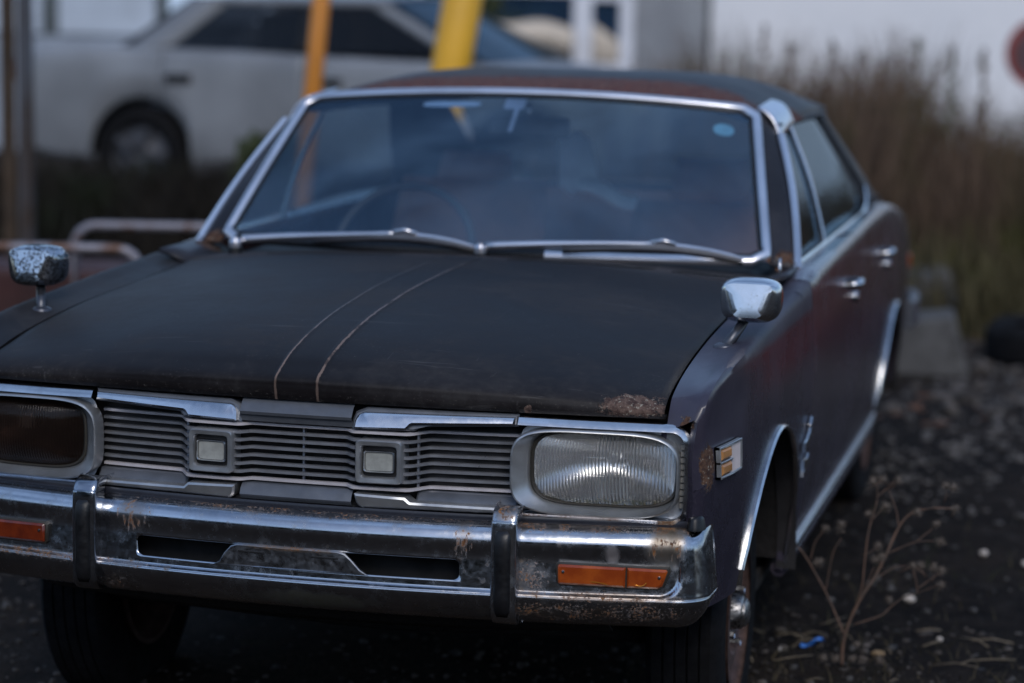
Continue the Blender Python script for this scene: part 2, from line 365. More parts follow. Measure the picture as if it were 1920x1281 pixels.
ck = m.math('MULTIPLY', m.rng(crack.outputs[0], .014, .004), m.rng(m.noise(1.1, 3), .45, .55)); base = m.mix(m.math('MULTIPLY', ck, .8), base, (.004, .0035, .003))
pale = m.math('MULTIPLY', m.rng(m.noise(2.1, 7, .75), .54, .68), m.rng(n3, .4, .6)); base = m.mix(m.math('MULTIPLY', pale, .55), base, (.060, .054, .050))
m.set(col=base, rough=.95, spec=.10, normal=m.bump(m.math('ADD', m.math('MULTIPLY', n2, .6), m.math('MULTIPLY', stone, .7)), .8, .02))
ground = grid('ground', P, m.m); tag(ground, kind='structure')

ICO = None
def ico_mesh():
    bm = bmesh.new(); bmesh.ops.create_icosphere(bm, subdivisions=1, radius=1)
    V = [v.co.copy() for v in bm.verts]; F = [tuple(v.index for v in f.verts) for f in bm.faces]; bm.free(); return np.array([tuple(v) for v in V]), F
IV, IF = ico_mesh()
def scatter_stones(name, n, xr, yr, smin, smax, mat, label, flat=.6, skew=2.5, avoid=None):
    V = []; F = []
    for k in range(n):
        x = rng.uniform(*xr); y = rng.uniform(*yr)
        if avoid and avoid(x, y): continue
        s = smin+(smax-smin)*rng.random()**skew
        A = IV*(s*rng.uniform(.6, 1.2, 3))*np.array([1, 1, flat])*(1+rng.uniform(-.2, .2, (len(IV), 1)))
        a = rng.uniform(0, 6.28); ca, sa = math.cos(a), math.sin(a)
        A = np.stack([A[:, 0]*ca-A[:, 1]*sa+x, A[:, 0]*sa+A[:, 1]*ca+y, A[:, 2]+gh(x, y)+s*flat*.3], 1)
        b = len(V)*1; V.append(A); F += [tuple(i+(len(V)-1)*len(IV) for i in f) for f in IF]
    o = mk(name, np.concatenate(V), F, mat, smooth=False); tag(o, label, kind='stuff'); o['category'] = 'gravel'; return o
mg = M('gravel_stone'); mg.set(col=mg.mix(mg.rng(mg.noise(14, 3), .35, .65), (.018, .018, .019), (.10, .095, .092)), rough=.9)
scatter_stones('gravel', 5200, (-2.5, 2.6), (.6, 7.5), .003, .018, mg.m, 'loose small grey gravel over the dark asphalt beside the car', skew=4)
mg2 = M('rubble_stone'); mg2.set(col=mg2.mix(mg2.rng(mg2.noise(5, 3), .35, .65), (.018, .015, .013), (.10, .085, .075)), rough=.9)
scatter_stones('rubble', 1500, (-2.6, 3.0), (5.0, 9.0), .01, .07, mg2.m, 'earthy stones and rubble along the foot of the dry grass', skew=3)
mg3 = M('grey_gravel'); mg3.set(col=mg3.mix(mg3.rng(mg3.noise(9, 3), .35, .65), (.025, .023, .022), (.14, .13, .125)), rough=.9)
scatter_stones('grey_gravel', 2600, (.7, 3.2), (3.2, 7.6), .005, .026, mg3.m, 'paler grey gravel strewn over the ground right of the rear wheel', skew=2.5)
scatter_stones('pebbles', 2600, (-1.9, 2.0), (.55, 1.8), .003, .014, mg2.m, 'pebbles and crumbs of soil on the ground by the weed', skew=3)

# ================================================================== THE CAR
car = empty('sedan'); tag(car, 'old matt black four-door sedan with rust spots, chrome bumper and fender mirrors, facing us', 'car')

def Yf(x): return .066+.09*(abs(x)/.76)**2
def droop(x): return -.022*max(0, abs(x)-.43)
def fp(x, z, off=0): return (x, Yf(x)+off, z+droop(x))
def inset(poly, d):
    n = len(poly); A = sum(poly[i][0]*poly[(i+1) % n][1]-poly[(i+1) % n][0]*poly[i][1] for i in range(n)); sg = 1 if A > 0 else -1; out = []
    for i in range(n):
        p0, p1, p2 = Vector(poly[i-1]), Vector(poly[i]), Vector(poly[(i+1) % n])
        e1 = (p1-p0).normalized(); e2 = (p2-p1).normalized(); n1 = Vector((-e1.y, e1.x))*sg; n2 = Vector((-e2.y, e2.x))*sg
        b = n1+n2; L = b.length
        if L < 1e-4: out.append(tuple(p1+n1*d)); continue
        b /= L; out.append(tuple(p1+b*(d/max(.4, b.dot(n1)))))
    return out
def sub(poly, step=.03):
    out = []; n = len(poly)
    for i in range(n):
        a, b = poly[i], poly[(i+1) % n]; k = max(1, int(math.hypot(b[0]-a[0], b[1]-a[1])/step))
        for j in range(k): out.append((lerp(a[0], b[0], j/k), lerp(a[1], b[1], j/k)))
    return out
def fplate(name, poly, o0, o1, mat, parent, bev=.003, tilt=0, mirror=False, angle=35):
    """solid plate following the curved nose: outline (x,z), front at offset o0, back at o1"""
    poly = sub(poly); zm = min(p[1] for p in poly); pin = inset(poly, bev); n = len(poly)
    if mirror: poly = [(-a, b) for a, b in poly]; pin = [(-a, b) for a, b in pin]
    T = lambda p, o: fp(p[0], p[1], o+tilt*(p[1]-zm))
    V = [T(p, o1) for p in poly]+[T(p, o0+bev) for p in poly]+[T(p, o0) for p in pin]
    F = [(i, (i+1) % n, n+(i+1) % n, n+i) for i in range(n)]+[(n+i, n+(i+1) % n, 2*n+(i+1) % n, 2*n+i) for i in range(n)]
    bmx = bmesh.new(); vs = [bmx.verts.new(v) for v in V]
    for f in F: bmx.faces.new([vs[i] for i in f])
    cap = [vs[2*n+i] for i in range(n)]
    f = bmx.faces.new(cap); bmesh.ops.triangulate(bmx, faces=[f])
    bmesh.ops.recalc_face_normals(bmx, faces=bmx.faces)
    me = bpy.data.meshes.new(name); bmx.to_mesh(me); bmx.free(); me.materials.append(mat)
    me.polygons.foreach_set('use_smooth', [True]*len(me.polygons)); me.set_sharp_from_angle(angle=math.radians(angle))
    o = bpy.data.objects.new(name, me); COL.objects.link(o); o.parent = parent; return o
def arc(cx, cz, r, a0, a1, n=6): return [(cx+r*math.cos(math.radians(lerp(a0, a1, k/n))), cz+r*math.sin(math.radians(lerp(a0, a1, k/n)))) for k in range(n+1)]
def rrect(cx, cz, hw, hh, e=4.5, n=72):
    out = []
    for k in range(n):
        a = 2*math.pi*k/n; c, s = math.cos(a), math.sin(a)
        out.append((cx+hw*math.copysign(abs(c)**(2/e), c), cz+hh*math.copysign(abs(s)**(2/e), s)))
    return out
def ringsurf(name, loops, mat, parent, cap=False, sgn=1, angle=50):
    """loops: list of (outline, off) with equal counts"""
    P = [[fp(sgn*a, b, off) for a, b in ol] for ol, off in loops]
    P = np.array(P); nu, nv = P.shape[:2]; V = list(P.reshape(-1, 3)); F = gridf(nu, nv, False, True)
    if cap:
        ol, off = loops[-1]; c = np.mean([p for p in P[-1]], axis=0); V.append(c); ci = len(V)-1
        F += [((nu-1)*nv+k, (nu-1)*nv+(k+1) % nv, ci) for k in range(nv)]
    return mk(name, V, F, mat, parent, True, angle)

# ---------- side body sections
zE = smooth_interp([.145, .160, .195, .376, .658, .95, 1.3, 1.5, 2.3, 3.0, 3.5, 3.9, 4.45], [.772, .795, .826, .862, .888, .902, .925, .950, .953, .965, .955, .925, .845])
xE = smooth_interp([.145, 1.25, 1.36, 1.48, 3.1, 3.7, 4.5], [.712, .712, .735, .766, .766, .72, .68])
zS = smooth_interp([.145, .158, .185, .25, .36, .76, 1.15, 1.5, 2.25, 2.8, 3.2, 3.6, 4.0, 4.3, 4.47], [.792, .818, .842, .864, .880, .905, .925, .942, .962, .975, .970, .938, .890, .845, .81])
xS = smooth_interp([.145, .16, .19, .3, .76, 1.3, 3.2, 3.8, 4.47], [.768, .780, .790, .800, .812, .817, .812, .79, .75])
xW = smooth_interp([.145, .155, .175, .21, .30, .42, .7, 1.2, 2.2, 3.4, 4.0, 4.3, 4.47], [.768, .781, .790, .797, .812, .826, .837, .839, .840, .838, .825, .80, .76])
def section(Y, n=70):
    a, b = xE(Y), zE(Y); s, t = xS(Y), zS(Y); W = xW(Y)
    pts = [(a, b), (lerp(a, s, .5), lerp(b, t, .38)-.0005), (s, t), (s+.55*(W-s), t-.022), (W-.006, t-.085), (W-.001, t-.16), (W, .66), (W-.002, .57), (W-.009, .47), (W-.022, .37), (W-.030, .31), (W-.034, .26)]
    if Y < .42:
        q = sstep(.42, .24, Y); pts = [(a_-.012*q*sstep(.62, .5, b_) if b_ < .62 else a_, b_) for a_, b_ in pts]
    return cr(pts, n)
def side_x(Y, z):
    S = section(Y, 120); k = int(np.argmax(S[:, 1])); S = S[k:]
    i = int(np.argmin(abs(S[:, 1]-z))); return S[i, 0]
AR = [(.785, .300, .372), (3.45, .290, .345)]
def zbot(Y):
    if Y < .785-.36: return .400+.012*sstep(.3, .15, Y)
    b = .272
    for c, zc, r in AR:
        if abs(Y-c) < r: b = max(b, zc+math.sqrt(r*r-(Y-c)**2)-.0)
    if Y < .785 and Y >= .785-.372: b = max(b, .405)
    if Y > 3.79: b = .33
    return b
def side_panel(name, y0, y1, mat, sgn, parent, flange=.018):
    ys = set(np.linspace(y0, y1, max(3, int((y1-y0)/.045)+1)))
    if y0 < .2: ys |= set(np.linspace(.145, .23, 16))
    for c, zc, r in AR:
        for t in np.linspace(0, math.pi, 41):
            v = c-r*math.cos(t)
            if y0 < v < y1: ys.add(v)
        for v in (c-r+.0008, c+r-.0008):
            if y0 < v < y1: ys.add(v)
    ys = sorted(ys); rows = []; nn = 46
    for Y in ys:
        S = section(Y); k = int(np.argmax(S[:, 1])); zb = zbot(Y); j = k+int(np.argmin(abs(S[k:, 1]-zb)))
        S = S[:j+1].copy(); S[-1, 1] = zb
        d = np.concatenate([[0], np.cumsum(np.hypot(*np.diff(S, axis=0).T))]); q = np.linspace(0, d[-1], nn)
        R = np.stack([np.interp(q, d, S[:, 0]), np.interp(q, d, S[:, 1])], 1)
        row = [(sgn*(R[0, 0]-.0), Y, R[0, 1]-.02)]+[(sgn*a, Y, b) for a, b in R]+[(sgn*(R[-1, 0]-flange), Y, R[-1, 1]+.004)]
        rows.append(row)
    if y0 < .15:     # front edge turned inwards round the lamp
        r0 = rows[0]; rows.insert(0, [(sgn*(abs(p[0])-.012), p[1]+.010, p[2]) for p in r0]); rows.insert(0, [(sgn*(min(abs(p[0]), .762)), p[1]+.05, p[2]) for p in r0])
    else:
        r0 = rows[0]; rows.insert(0, [(sgn*(abs(p[0])-.015), p[1], p[2]) for p in r0])
    r0 = rows[-1]; rows.append([(sgn*(abs(p[0])-.015), p[1], p[2]) for p in r0])
    return grid(name, rows, mat, parent, angle=48)
def arch_trim(c, zc, r, sgn, parent, a0, a1):
    path = []
    for t in np.linspace(math.radians(a0), math.radians(a1), 44):
        Y = c-r*math.cos(t); z = zc+r*math.sin(t); path.append((sgn*(side_x(Y, max(z, .28))+.002), Y, z))
    pr = rprof(.014, .011, .4); fr = []
    for i, p in enumerate(path):
        rad = Vector((0, p[1]-c, p[2]-zc)).normalized(); fr.append([tuple(Vector(p)+Vector((1, 0, 0))*a+rad*b) for a, b in pr])
    return grid('wheel_arch_trim', fr, CHROME, parent, cv=True, caps=True, angle=40)

# ---------- hood
CL = [(0, .795), (-.006, .806), (-.008, .822), (-.004, .837), (.03, .854), (.08, .873), (.18, .897), (.32, .919), (.46, .933), (.60, .944), (.78, .952), (.98, .957), (1.17, .959)]
EL = [(0, .788), (-.006, .796), (-.004, .805), (.010, .815), (.045, .829), (.11, .842), (.226, .862), (.36, .877), (.5, .889), (.64, .896), (.80, .904), (.96, .912), (1.09, .922)]
CLs, ELs = cr(CL, 90), cr(EL, 90)
def lipY(x): return .074+.083*(abs(x)/.71)**2
xs = sorted(set(list(np.linspace(-.706, .706, 72))+[s*v for s in (-1, 1) for v in (.034, .038, .0425, .047, .052)]))
P = []
for x in xs:
    t = (abs(x)/.706)**2.3; row = []
    r_ = .0035*math.exp(-((abs(x)-.0425)/.0045)**2)+(.0022 if abs(x) < .0425 else 0)
    for i in range(90):
        d, z = lerp(CLs[i], ELs[i], t); row.append((x, lipY(x)+d, z+r_*sstep(0, 12, i)))
    row = [(x, lipY(x)+.02, row[0][2]+.002)]+row
    P.append(row)
hood = grid('hood', P, PAINT_HOOD, car, angle=60, thick=.004)
# cowl panel with slits
def cz(x): return .957-.030*(abs(x)/.71)**2.3
def wsb(x): return 1.405+.060*(abs(x)/.70)**2
def hoodend(x): return lipY(x)+lerp(1.17, 1.09, (abs(x)/.706)**2.3)
cowl = grid('cowl_panel', [[(x, lerp(hoodend(x)+.005, wsb(x)+.03, v), cz(x)-.002-.006*v) for v in np.linspace(0, 1, 8)] for x in np.linspace(-.735, .735, 40)], paint('cowl_paint', (.020, .017, .019), .8, .55, coat=0, spec=.25), car, thick=.01)
for s in (1, -1): grid('cowl_corner', [[(s*x, y, .921+.03*t) for x, t in ((.70, 0), (.74, .6), (.775, 1))] for y in (1.22, 1.32, 1.42, 1.52)], PAINT_PILLAR, car, thick=.01)
for x0, x1, n in ((.10, .43, 30), (.50, .66, 11), (-.20, -.52, 30)):
    b = MB()
    for k in range(n):
        x = lerp(x0, x1, k/(n-1)); yc = lerp(hoodend(x), wsb(x), .40); dx = .018
        zz = cz(x)-.0015
        b.add([(x-.0032, yc-.022, zz), (x+.0032, yc-.022, zz), (x+dx+.0032, yc+.022, zz-.001), (x+dx-.0032, yc+.022, zz-.001)]+[(x-.0025, yc-.016, zz-.006), (x+.0025, yc-.016, zz-.006), (x+dx+.0025, yc+.016, zz-.006), (x+dx-.0025, yc+.016, zz-.006)], [(0, 1, 2, 3), (0, 1, 5, 4), (1, 2, 6, 5), (2, 3, 7, 6), (3, 0, 4, 7)])
    v = b.build('vent_slits', DARK, cowl); v['kind'] = 'stuff'

# ---------- sides
for s in (1, -1):
    fen = side_panel('front_fender', .145, 1.318, PAINT_FENDER if s > 0 else PAINT_HOOD, s, car)
    arch_trim(*AR[0], s, fen, 22, 178)
    fd = side_panel('front_door', 1.324, 2.262, PAINT_SIDE, s, car)
    rd = side_panel('rear_door', 2.269, 3.06, PAINT_SIDE, s, car)
    rq = side_panel('rear_quarter_panel', 3.066, 4.47, PAINT_SIDE, s, car)
    arch_trim(*AR[1], s, rq, 4, 176)
    for door, yh in ((fd, 2.10), (rd, 2.98)):
        X = side_x(yh, .835)
        tube('door_handle', [(s*(X+.0), yh-.055, .843), (s*(X+.022), yh-.04, .847), (s*(X+.026), yh, .848), (s*(X+.022), yh+.035, .847), (s*X, yh+.05, .845)], .010, CHROME, door, n=8)
        lathe('lock', [(0, .016), (.013, .014), (.015, 0)], CHROME, door, 16, 'X', c=(s*X, yh+.07, .80)) if s > 0 else None
    # sill trim (two bright beads)
    for zz, rr in ((.300, .012), (.327, .006)):
        path = [(s*(side_x(Y, zz)+.004), Y, zz) for Y in np.linspace(1.155, 3.10, 24)]
        sweep('sill_trim', path, rprof(.010, rr*2, .5), CHROME if rr > .01 else ALU, car)
    sill = [(s*(side_x(Y, .29)-.014), Y, .272) for Y in np.linspace(1.175, 3.10, 24)]
    sweep('sill', sill, rprof(.036, .036, .3), PAINT_SIDE, car)
    # side marker lamp
    if True:
        mrk = empty('side_marker_lamp', parent=fen)
        def sm(y, z, o): return (s*(side_x(y, z)+o), y, z)
        y0, y1, z0, z1 = .208, .335, .668, .730
        def slab(name, yy0, yy1, zz0, zz1, o0, o1, mat, par, nn=6, b=.003):
            ol = [(yy0, zz0), (yy1, zz0), (yy1, zz1), (yy0, zz1)]
            pts = sub(ol, .03); pin = inset(pts, b); n = len(pts); shear = lambda y: .00*(y-y0)
            V = [sm(y, z, o1) for y, z in pts]+[sm(y, z, o0-b) for y, z in pts]+[sm(y, z, o0) for y, z in pin]
            F = [(i, (i+1) % n, n+(i+1) % n, n+i) for i in range(n)]+[(n+i, n+(i+1) % n, 2*n+(i+1) % n, 2*n+i) for i in range(n)]+[tuple(2*n+i for i in range(n))]
            return mk(name, V, F, mat, par, False)
        AMB = simple('amber_marker', (.42, .20, .07), .35, 0, .15, 30)
        slab('marker_base', y0, y1, z0, z1, .006, -.004, ALU_GREY, fen)
        for a, b_, c_, d_ in ((y0, y1, z0, z0+.005), (y0, y1, z1-.005, z1), (y0, y0+.003, z0, z1), (y1-.004, y1, z0, z1), (y0, y0+.07, .697, .701)):
            slab('marker_rim', a, b_, c_, d_, .012, .0, ALU, fen, b=.001)
        for a, b_ in ((.6735, .6955), (.7025, .7245)):
            slab('marker_lens', y0+.008, y0+.062, a, b_, .013, .002, AMB, fen, b=.005)
        for k in range(9):
            yy = y0+.070+k*.006; slab('marker_fin', yy, yy+.0025, z0+.005, z1-.005, .010, .0, SLAT_BRIGHT, fen, b=.0008)
        bpy.data.objects.remove(mrk)
    # fender badge: two slanted bright letters-like strokes
    if s > 0:
        B = MB()
        def stroke(pts, hw=.011):
            path = [Vector((side_x(y, z)+.006, y, z)) for y, z in pts]; P_ = sweepP(path, rprof(.008, hw*2, .3)); nu, nv = P_.shape[:2]
            B.add(list(P_.reshape(-1, 3)), gridf(nu, nv, False, True)+[tuple(range(nv)), tuple((nu-1)*nv+k for k in range(nv))])
        stroke([(1.17, .562), (1.21, .566), (1.25, .578), (1.28, .598)], .013); stroke([(1.25, .60), (1.275, .615)], .006)
        stroke([(1.17, .520), (1.20, .517), (1.24, .515), (1.26, .524)], .013); stroke([(1.18, .498), (1.22, .500)], .008)
        B.build('fender_badge', CHROME, fen)
    # wheel-house
    for (c, zc, r), nm in zip(AR, ('front', 'rear')):
        ln = [[(s*xx, c-(r+.004)*math.cos(t), zc+(r+.004)*math.sin(t)) for xx in (.45, .60, .80, .822)] for t in np.linspace(.30, math.pi, 30)]
        grid('wheel_house', ln, UNDER, car)
        mk('wheel_house_wall', [(s*.46, c-.40, .38), (s*.46, c+.40, .38), (s*.46, c+.40, .70), (s*.46, c-.40, .70)], [(0, 1, 2, 3)], UNDER, car)
# inner flare behind the front arch opening, mud flap edge
for s in (1, -1):
    grid('arch_inner_flange', [[(s*xx, .785+.372*math.cos(t)+.0, .30+.372*math.sin(t)) for xx in (.835, .815, .79)] for t in np.linspace(-.06, 1.5, 20)], simple('grimy_flange', (.016, .015, .017), .7), car)

# ---------- nose panel, apron, underbody
grid('nose_panel', [[(x, Yf(x)+.115, z) for z in np.linspace(.41, .78, 12)] for x in np.linspace(-.74, .74, 30)], UNDER, car)
grid('radiator_backing', [[(x, Yf(x)+.05, z) for z in (.60, .785)] for x in np.linspace(-.45, .45, 9)], DARK, car)
grid('front_valance', [[(x, Yf(x)+.005+.03*(1-v), lerp(.603, .572, v)) for v in np.linspace(0, 1, 4)] for x in np.linspace(-.77, .77, 30)], paint('valance_paint', (.02, .022, .028), .3, .35), car, thick=.004)
grid('front_valance', [[(x, Yf(x)-.004+.012*v, lerp(.596, .560, v)) for v in np.linspace(0, 1, 4)] for x in np.linspace(-.76, .76, 30)], paint('valance_paint_b', (.02, .022, .03), .3, .3), car, thick=.003)
grid('lower_valance', [[(x, Yf(x)+.01+.10*v, lerp(.400, .352-.012*(1-(x/.6)**2), v)) for v in np.linspace(0, 1, 5)] for x in np.linspace(-.6, .6, 26)], UNDER, car, thick=.004)
box('underbody', (0, 2.35, .245), (1.5, 3.5, .04), UNDER, car)
box('engine_crossmember', (0, .80, .24), (1.05, .16, .10), UNDER, car)
box('firewall', (0, 1.34, .60), (1.45, .03, .62), UNDER, car)
box('sump', (0, .75, .36), (.34, .5, .24), UNDER, car)
tube('tie_rod', [(-.6, .58, .25), (0, .55, .235), (.6, .58, .25)], .016, UNDER, car)
tube('suspension_arm', [(-.30, .80, .24), (-.55, .80, .20)], .025, UNDER, car); tube('suspension_arm', [(.30, .80, .24), (.55, .80, .20)], .025, UNDER, car)
b = box('cabin_floor', (0, 2.5, .36), (1.5, 2.3, .03), DARK, car)

# ---------- grille
grille = empty('grille', parent=car)
def goff(x):
    a = abs(x)
    if a < .095: return .020
    if a < .118: return lerp(.020, 0, sstep(.095, .118, a))
    if a < .222: return 0
    if a < .262: return lerp(0, .043, sstep(.222, .262, a))
    return .043
gx = sorted(set(list(np.linspace(-.432, .432, 40))+[s*v for s in (-1, 1) for v in (.095, .10, .105, .11, .118, .222, .23, .238, .246, .254, .262)]))
for k in range(8):
    z = lerp(.7425, .6335, k/7); edge = k in (0, 7)
    prof = [(-.004, -.0026), (-.004, .0026), (.001, .0032), (.012, .0022), (.012, -.0022), (.001, -.0032)]
    rows = [[(x, Yf(x)+goff(x)+a, z+b_) for a, b_ in prof] for x in gx]
    grid('slat', rows, SLAT_BRIGHT if edge else ALU_SLAT, grille, cv=True, caps=True, angle=40)
for x in (-.335, -.237, .005, .237, .335):
    mk('support_bar', boxv((x, Yf(x)+goff(x)+.016, .688), (.004, .008, .115)), BOXF, ALU_SLAT, grille, False)
for s in (1, -1):
    mir = s < 0
    # chrome moulding, top: deep block near the middle then thin strip
    top = [(.120, .751), (.222, .7535)]+arc(.236, .7535+.0005, .010, 170, 100, 4)[1:]+[(.25, .7645), (.429, .7705), (.429, .7835), (.150, .7815)]+arc(.141, .7615, .020, 95, 180, 5)
    fplate('moulding', top, -.014, .03, CHROME, grille, .003, tilt=.42, mirror=mir)
    back = [(.113, .746), (.236, .749), (.246, .758), (.434, .766), (.434, .789), (.14, .789), (.118, .78), (.113, .765)]
    fplate('moulding_surround', back, -.003, .04, ALU_GREY, grille, .004, tilt=.35, mirror=mir)
    low = [(.122, .624), (.222, .621), (.232, .612), (.432, .6095), (.432, .599), (.235, .598), (.14, .5965)]+arc(.141, .612, .017, 265, 180, 4)
    fplate('lower_moulding', low, -.008, .03, ALU, grille, .004, tilt=-.25, mirror=mir)
    shelf = [(.236, .628), (.434, .626), (.434, .607), (.236, .609)]
    fplate('lower_shelf', shelf, .010, .05, ALU_GREY, grille, .004, tilt=.9, mirror=mir)
    # emblem box
    cx, cz_ = s*.1715, .6885
    fr = [(rrect(cx, cz_, .046, .042, 12), .03), (rrect(cx, cz_, .046, .042, 12), -.016), (rrect(cx, cz_, .044, .040, 12), -.019), (rrect(cx, cz_, .037, .0325, 9), -.018), (rrect(cx, cz_, .035, .0305, 9), -.014), (rrect(cx, cz_, .034, .0295, 9), .0)]
    ringsurf('emblem_frame', fr, ALU, grille)
    ringsurf('emblem_backing', [(rrect(cx, cz_, .0365, .032, 9), -.0055)], DARK, grille, cap=True)
    ringsurf('emblem_rim', [(rrect(cx, cz_, .0308, .0215, 9), -.004), (rrect(cx, cz_, .0308, .0215, 9), -.014), (rrect(cx, cz_, .0292, .0200, 9), -.0165), (rrect(cx, cz_, .0275, .0185, 9), -.014), (rrect(cx, cz_, .0275, .0185, 9), -.008)], CHROME, grille)
    ringsurf('emblem_plate', [(rrect(cx, cz_, .0277, .0187, 9), -.009), (rrect(cx, cz_, .0262, .0172, 9), -.0125)], PLATE, grille, cap=True)
# centre panels
def cpanel(name, zlist, mat=ALU_GREY):
    rows = [[(x, Yf(x)+o, z) for z, o in zlist] for x in np.linspace(-.114, .114, 14)]
    return grid(name, rows, mat, grille, angle=30)
cpanel('upper_panel', [(.749, .03), (.750, .004), (.763, .001), (.764, -.004), (.770, -.006), (.786, .006), (.796, .020), (.797, .05)])
cpanel('lower_panel', [(.628, .03), (.626, .010), (.618, .0), (.606, -.006), (.597, .000), (.592, .012), (.591, .04)])

# ---------- headlights
m = M('headlight_lens'); x, y, z = m.xyz()
rib = m.math('ABSOLUTE', m.math('SINE', m.math('MULTIPLY', x, math.pi/.0062)))
bands = None
h = rib
zb = m.math('MULTIPLY', m.math('ABSOLUTE', m.math('SINE', m.math('MULTIPLY', z, math.pi/.034))), 1.0)
line = m.rng(zb, .10, .03)
h = m.math('ADD', m.math('MULTIPLY', h, m.rng(m.noise(9, 1), .3, .7, .5, 1.0)), m.math('MULTIPLY', line, .8))
dirt = m.math('MULTIPLY', m.rng(z, .645, .622), m.rng(m.noise(80, 6), .35, .6))
m.set(col=m.mix(dirt, (1, 1, 1), (.45, .38, .20)), rough=m.mixf(dirt, .04, .5), trans=.87, ior=1.28, normal=m.bump(h, 1.0, .0040), spec=.5)
LENS_CLEAR = m.m
m = M('headlight_lens_dark'); x, y, z = m.xyz()
rib = m.math('ABSOLUTE', m.math('SINE', m.math('MULTIPLY', x, math.pi/.0062)))
m.set(col=m.mix(m.rng(m.noise(7, 5), .35, .65), (.16, .10, .075), (.08, .055, .045)), rough=.12, trans=.9, ior=1.25, normal=m.bump(rib, .6, .002))  # brown tint stands in for the darkness this lens reflects
LENS_DARK = m.m
m = M('reflector_silver'); m.set(col=m.mix(m.rng(m.noise(7, 4), .4, .7), (.98, .98, .98), (.88, .87, .84)), rough=.20, metal=1.0); REFL = m.m
m = M('reflector_dark'); m.set(col=m.mix(m.rng(m.noise(12, 5), .35, .65), (.045, .025, .018), (.09, .06, .05)), rough=.55, metal=.5); REFL_DARK = m.m  # darkened copy of the silver reflector, its dim reflection put into the colour
for s in (1, -1):
    hl = empty('headlight', parent=car)
    hl['label'] = 'bright clear ribbed headlight' if s > 0 else 'headlight tinted brown for the darkness it reflects'
    lc, lz, lw, lh = .5965, .6925, .1330, .0680
    bc, bz, bw, bh = .5815, .6865, .1575, .0830
    # outer chrome surround: strip along top, round the outer end and back along the bottom
    def pth():
        p = [(.437, .7775), (.55, .7775), (.70, .7775)]+[(a, b_) for a, b_ in arc(.722, .7475, .030, 88, 5, 9)]+[(.7535, .70), (.7535, .65)]+[(a, b_) for a, b_ in arc(.722, .6285, .030, -5, -88, 9)]+[(.70, .5985), (.57, .5985), (.437, .5985)]
        return p
    path = [fp(s*a, b_, -.006) for a, b_ in pth()]; n = len(path)
    rows = []
    for i in range(n):
        a = Vector(pth()[min(i+1, n-1)])-Vector(pth()[max(i-1, 0)]); a.normalize(); nx, nz = -a.y, a.x   # outward
        rows.append([(path[i][0]+s*nx*u, path[i][1]+v, path[i][2]+nz*u) for u, v in ((-.006, .030), (-.006, -.002), (-.0045, -.005), (.008, .004), (.0095, .008), (.0095, .035))])
    grid('lamp_surround', rows, CHROME, hl, angle=60)
    # recessed panel behind bezel, with short ribs at outer end
    pan = [(.437, .773)]+[(.70, .773), (.745, .765), (.751, .74), (.751, .63), (.745, .61), (.70, .602), (.437, .602)]
    pan = sub(pan[::-1], .03)
    ol = rrect(.594, .6875, .158, .086, 8)
    ringsurf('lamp_panel', [(ol, .018), (rrect(bc, bz, bw*.93, bh*.90, 4.2), .018)], ALU, hl, sgn=s)
    for k in range(10):
        zz = .742-k*.0125
        mk('panel_rib', boxv((s*.7435, Yf(.7435)+.014, zz+droop(.74)), (.012, .012, .0095)), BOXF, simple('rib_grey', (.22, .215, .20), .5, .3) if k == 0 and s == 1 else bpy.data.materials['rib_grey'], hl, False)
    E_ = 4.0
    ringsurf('bezel', [(rrect(bc, bz, bw, bh, E_), .022), (rrect(bc, bz, bw, bh, E_), -.012), (rrect(bc, bz, bw-.0015, bh-.0015, E_), -.016), (rrect(bc, bz, bw-.004, bh-.004, E_), -.017),
             (rrect(lerp(bc, lc, .3), lerp(bz, lz, .3), lerp(bw, lw+.006, .3), lerp(bh, lh+.004, .3), E_), -.012), (rrect(lerp(bc, lc, .75), lerp(bz, lz, .75), lerp(bw, lw+.006, .75), lerp(bh, lh+.004, .75), E_), .004),
             (rrect(lc, lz, lw+.006, lh+.004, E_), .012), (rrect(lc, lz, lw+.006, lh+.004, E_), .035)], ALU, hl, sgn=s)
    ringsurf('gasket', [(rrect(lc, lz, lw+.0062, lh+.0042, E_), .028), (rrect(lc, lz, lw+.0062, lh+.0042, E_), .010), (rrect(lc, lz, lw+.003, lh+.002, E_), .007), (rrect(lc, lz, lw-.001, lh-.001, E_), .010), (rrect(lc, lz, lw-.001, lh-.001, E_), .02)], GASKET, hl, sgn=s)
    ks = [1, .97, .9, .8, .65, .5, .35, .2, .08]
    ringsurf('lens', [(rrect(lc, lz, (lw+.001)*k, (lh+.001)*k, lerp(2.6, E_, k)), .012-.022*(1-k**3.5)) for k in ks], LENS_CLEAR if s > 0 else LENS_DARK, hl, cap=True, sgn=s)
    # reflector bowl + bulb shield
    sc_ = lambda k: rrect(lerp(lc+.0, lc, k), lerp(lz+.012, lz, k), lw*k, lh*k*(1 if k > .9 else 1.0), lerp(2.2, E_, k**2))
    ringsurf('reflector', [(sc_(k), .085-.068*k**2) for k in (1, .93, .85, .75, .62, .5, .38, .26, .15)], REFL if s > 0 else REFL_DARK, hl, cap=True, sgn=s)
    bx_ = s*(lc+.010); by = Yf(bx_)
    lathe('bulb_shield', [(.0, -.038), (.010, -.038), (.0155, -.034), (.017, -.02), (.017, 0), (.014, .012)], ALU, hl, 24, 'Y', c=(bx_, by+.070, lz+.012))

# ---------- bumper
def Yb(x): return .014+.088*(abs(x)/.76)**2
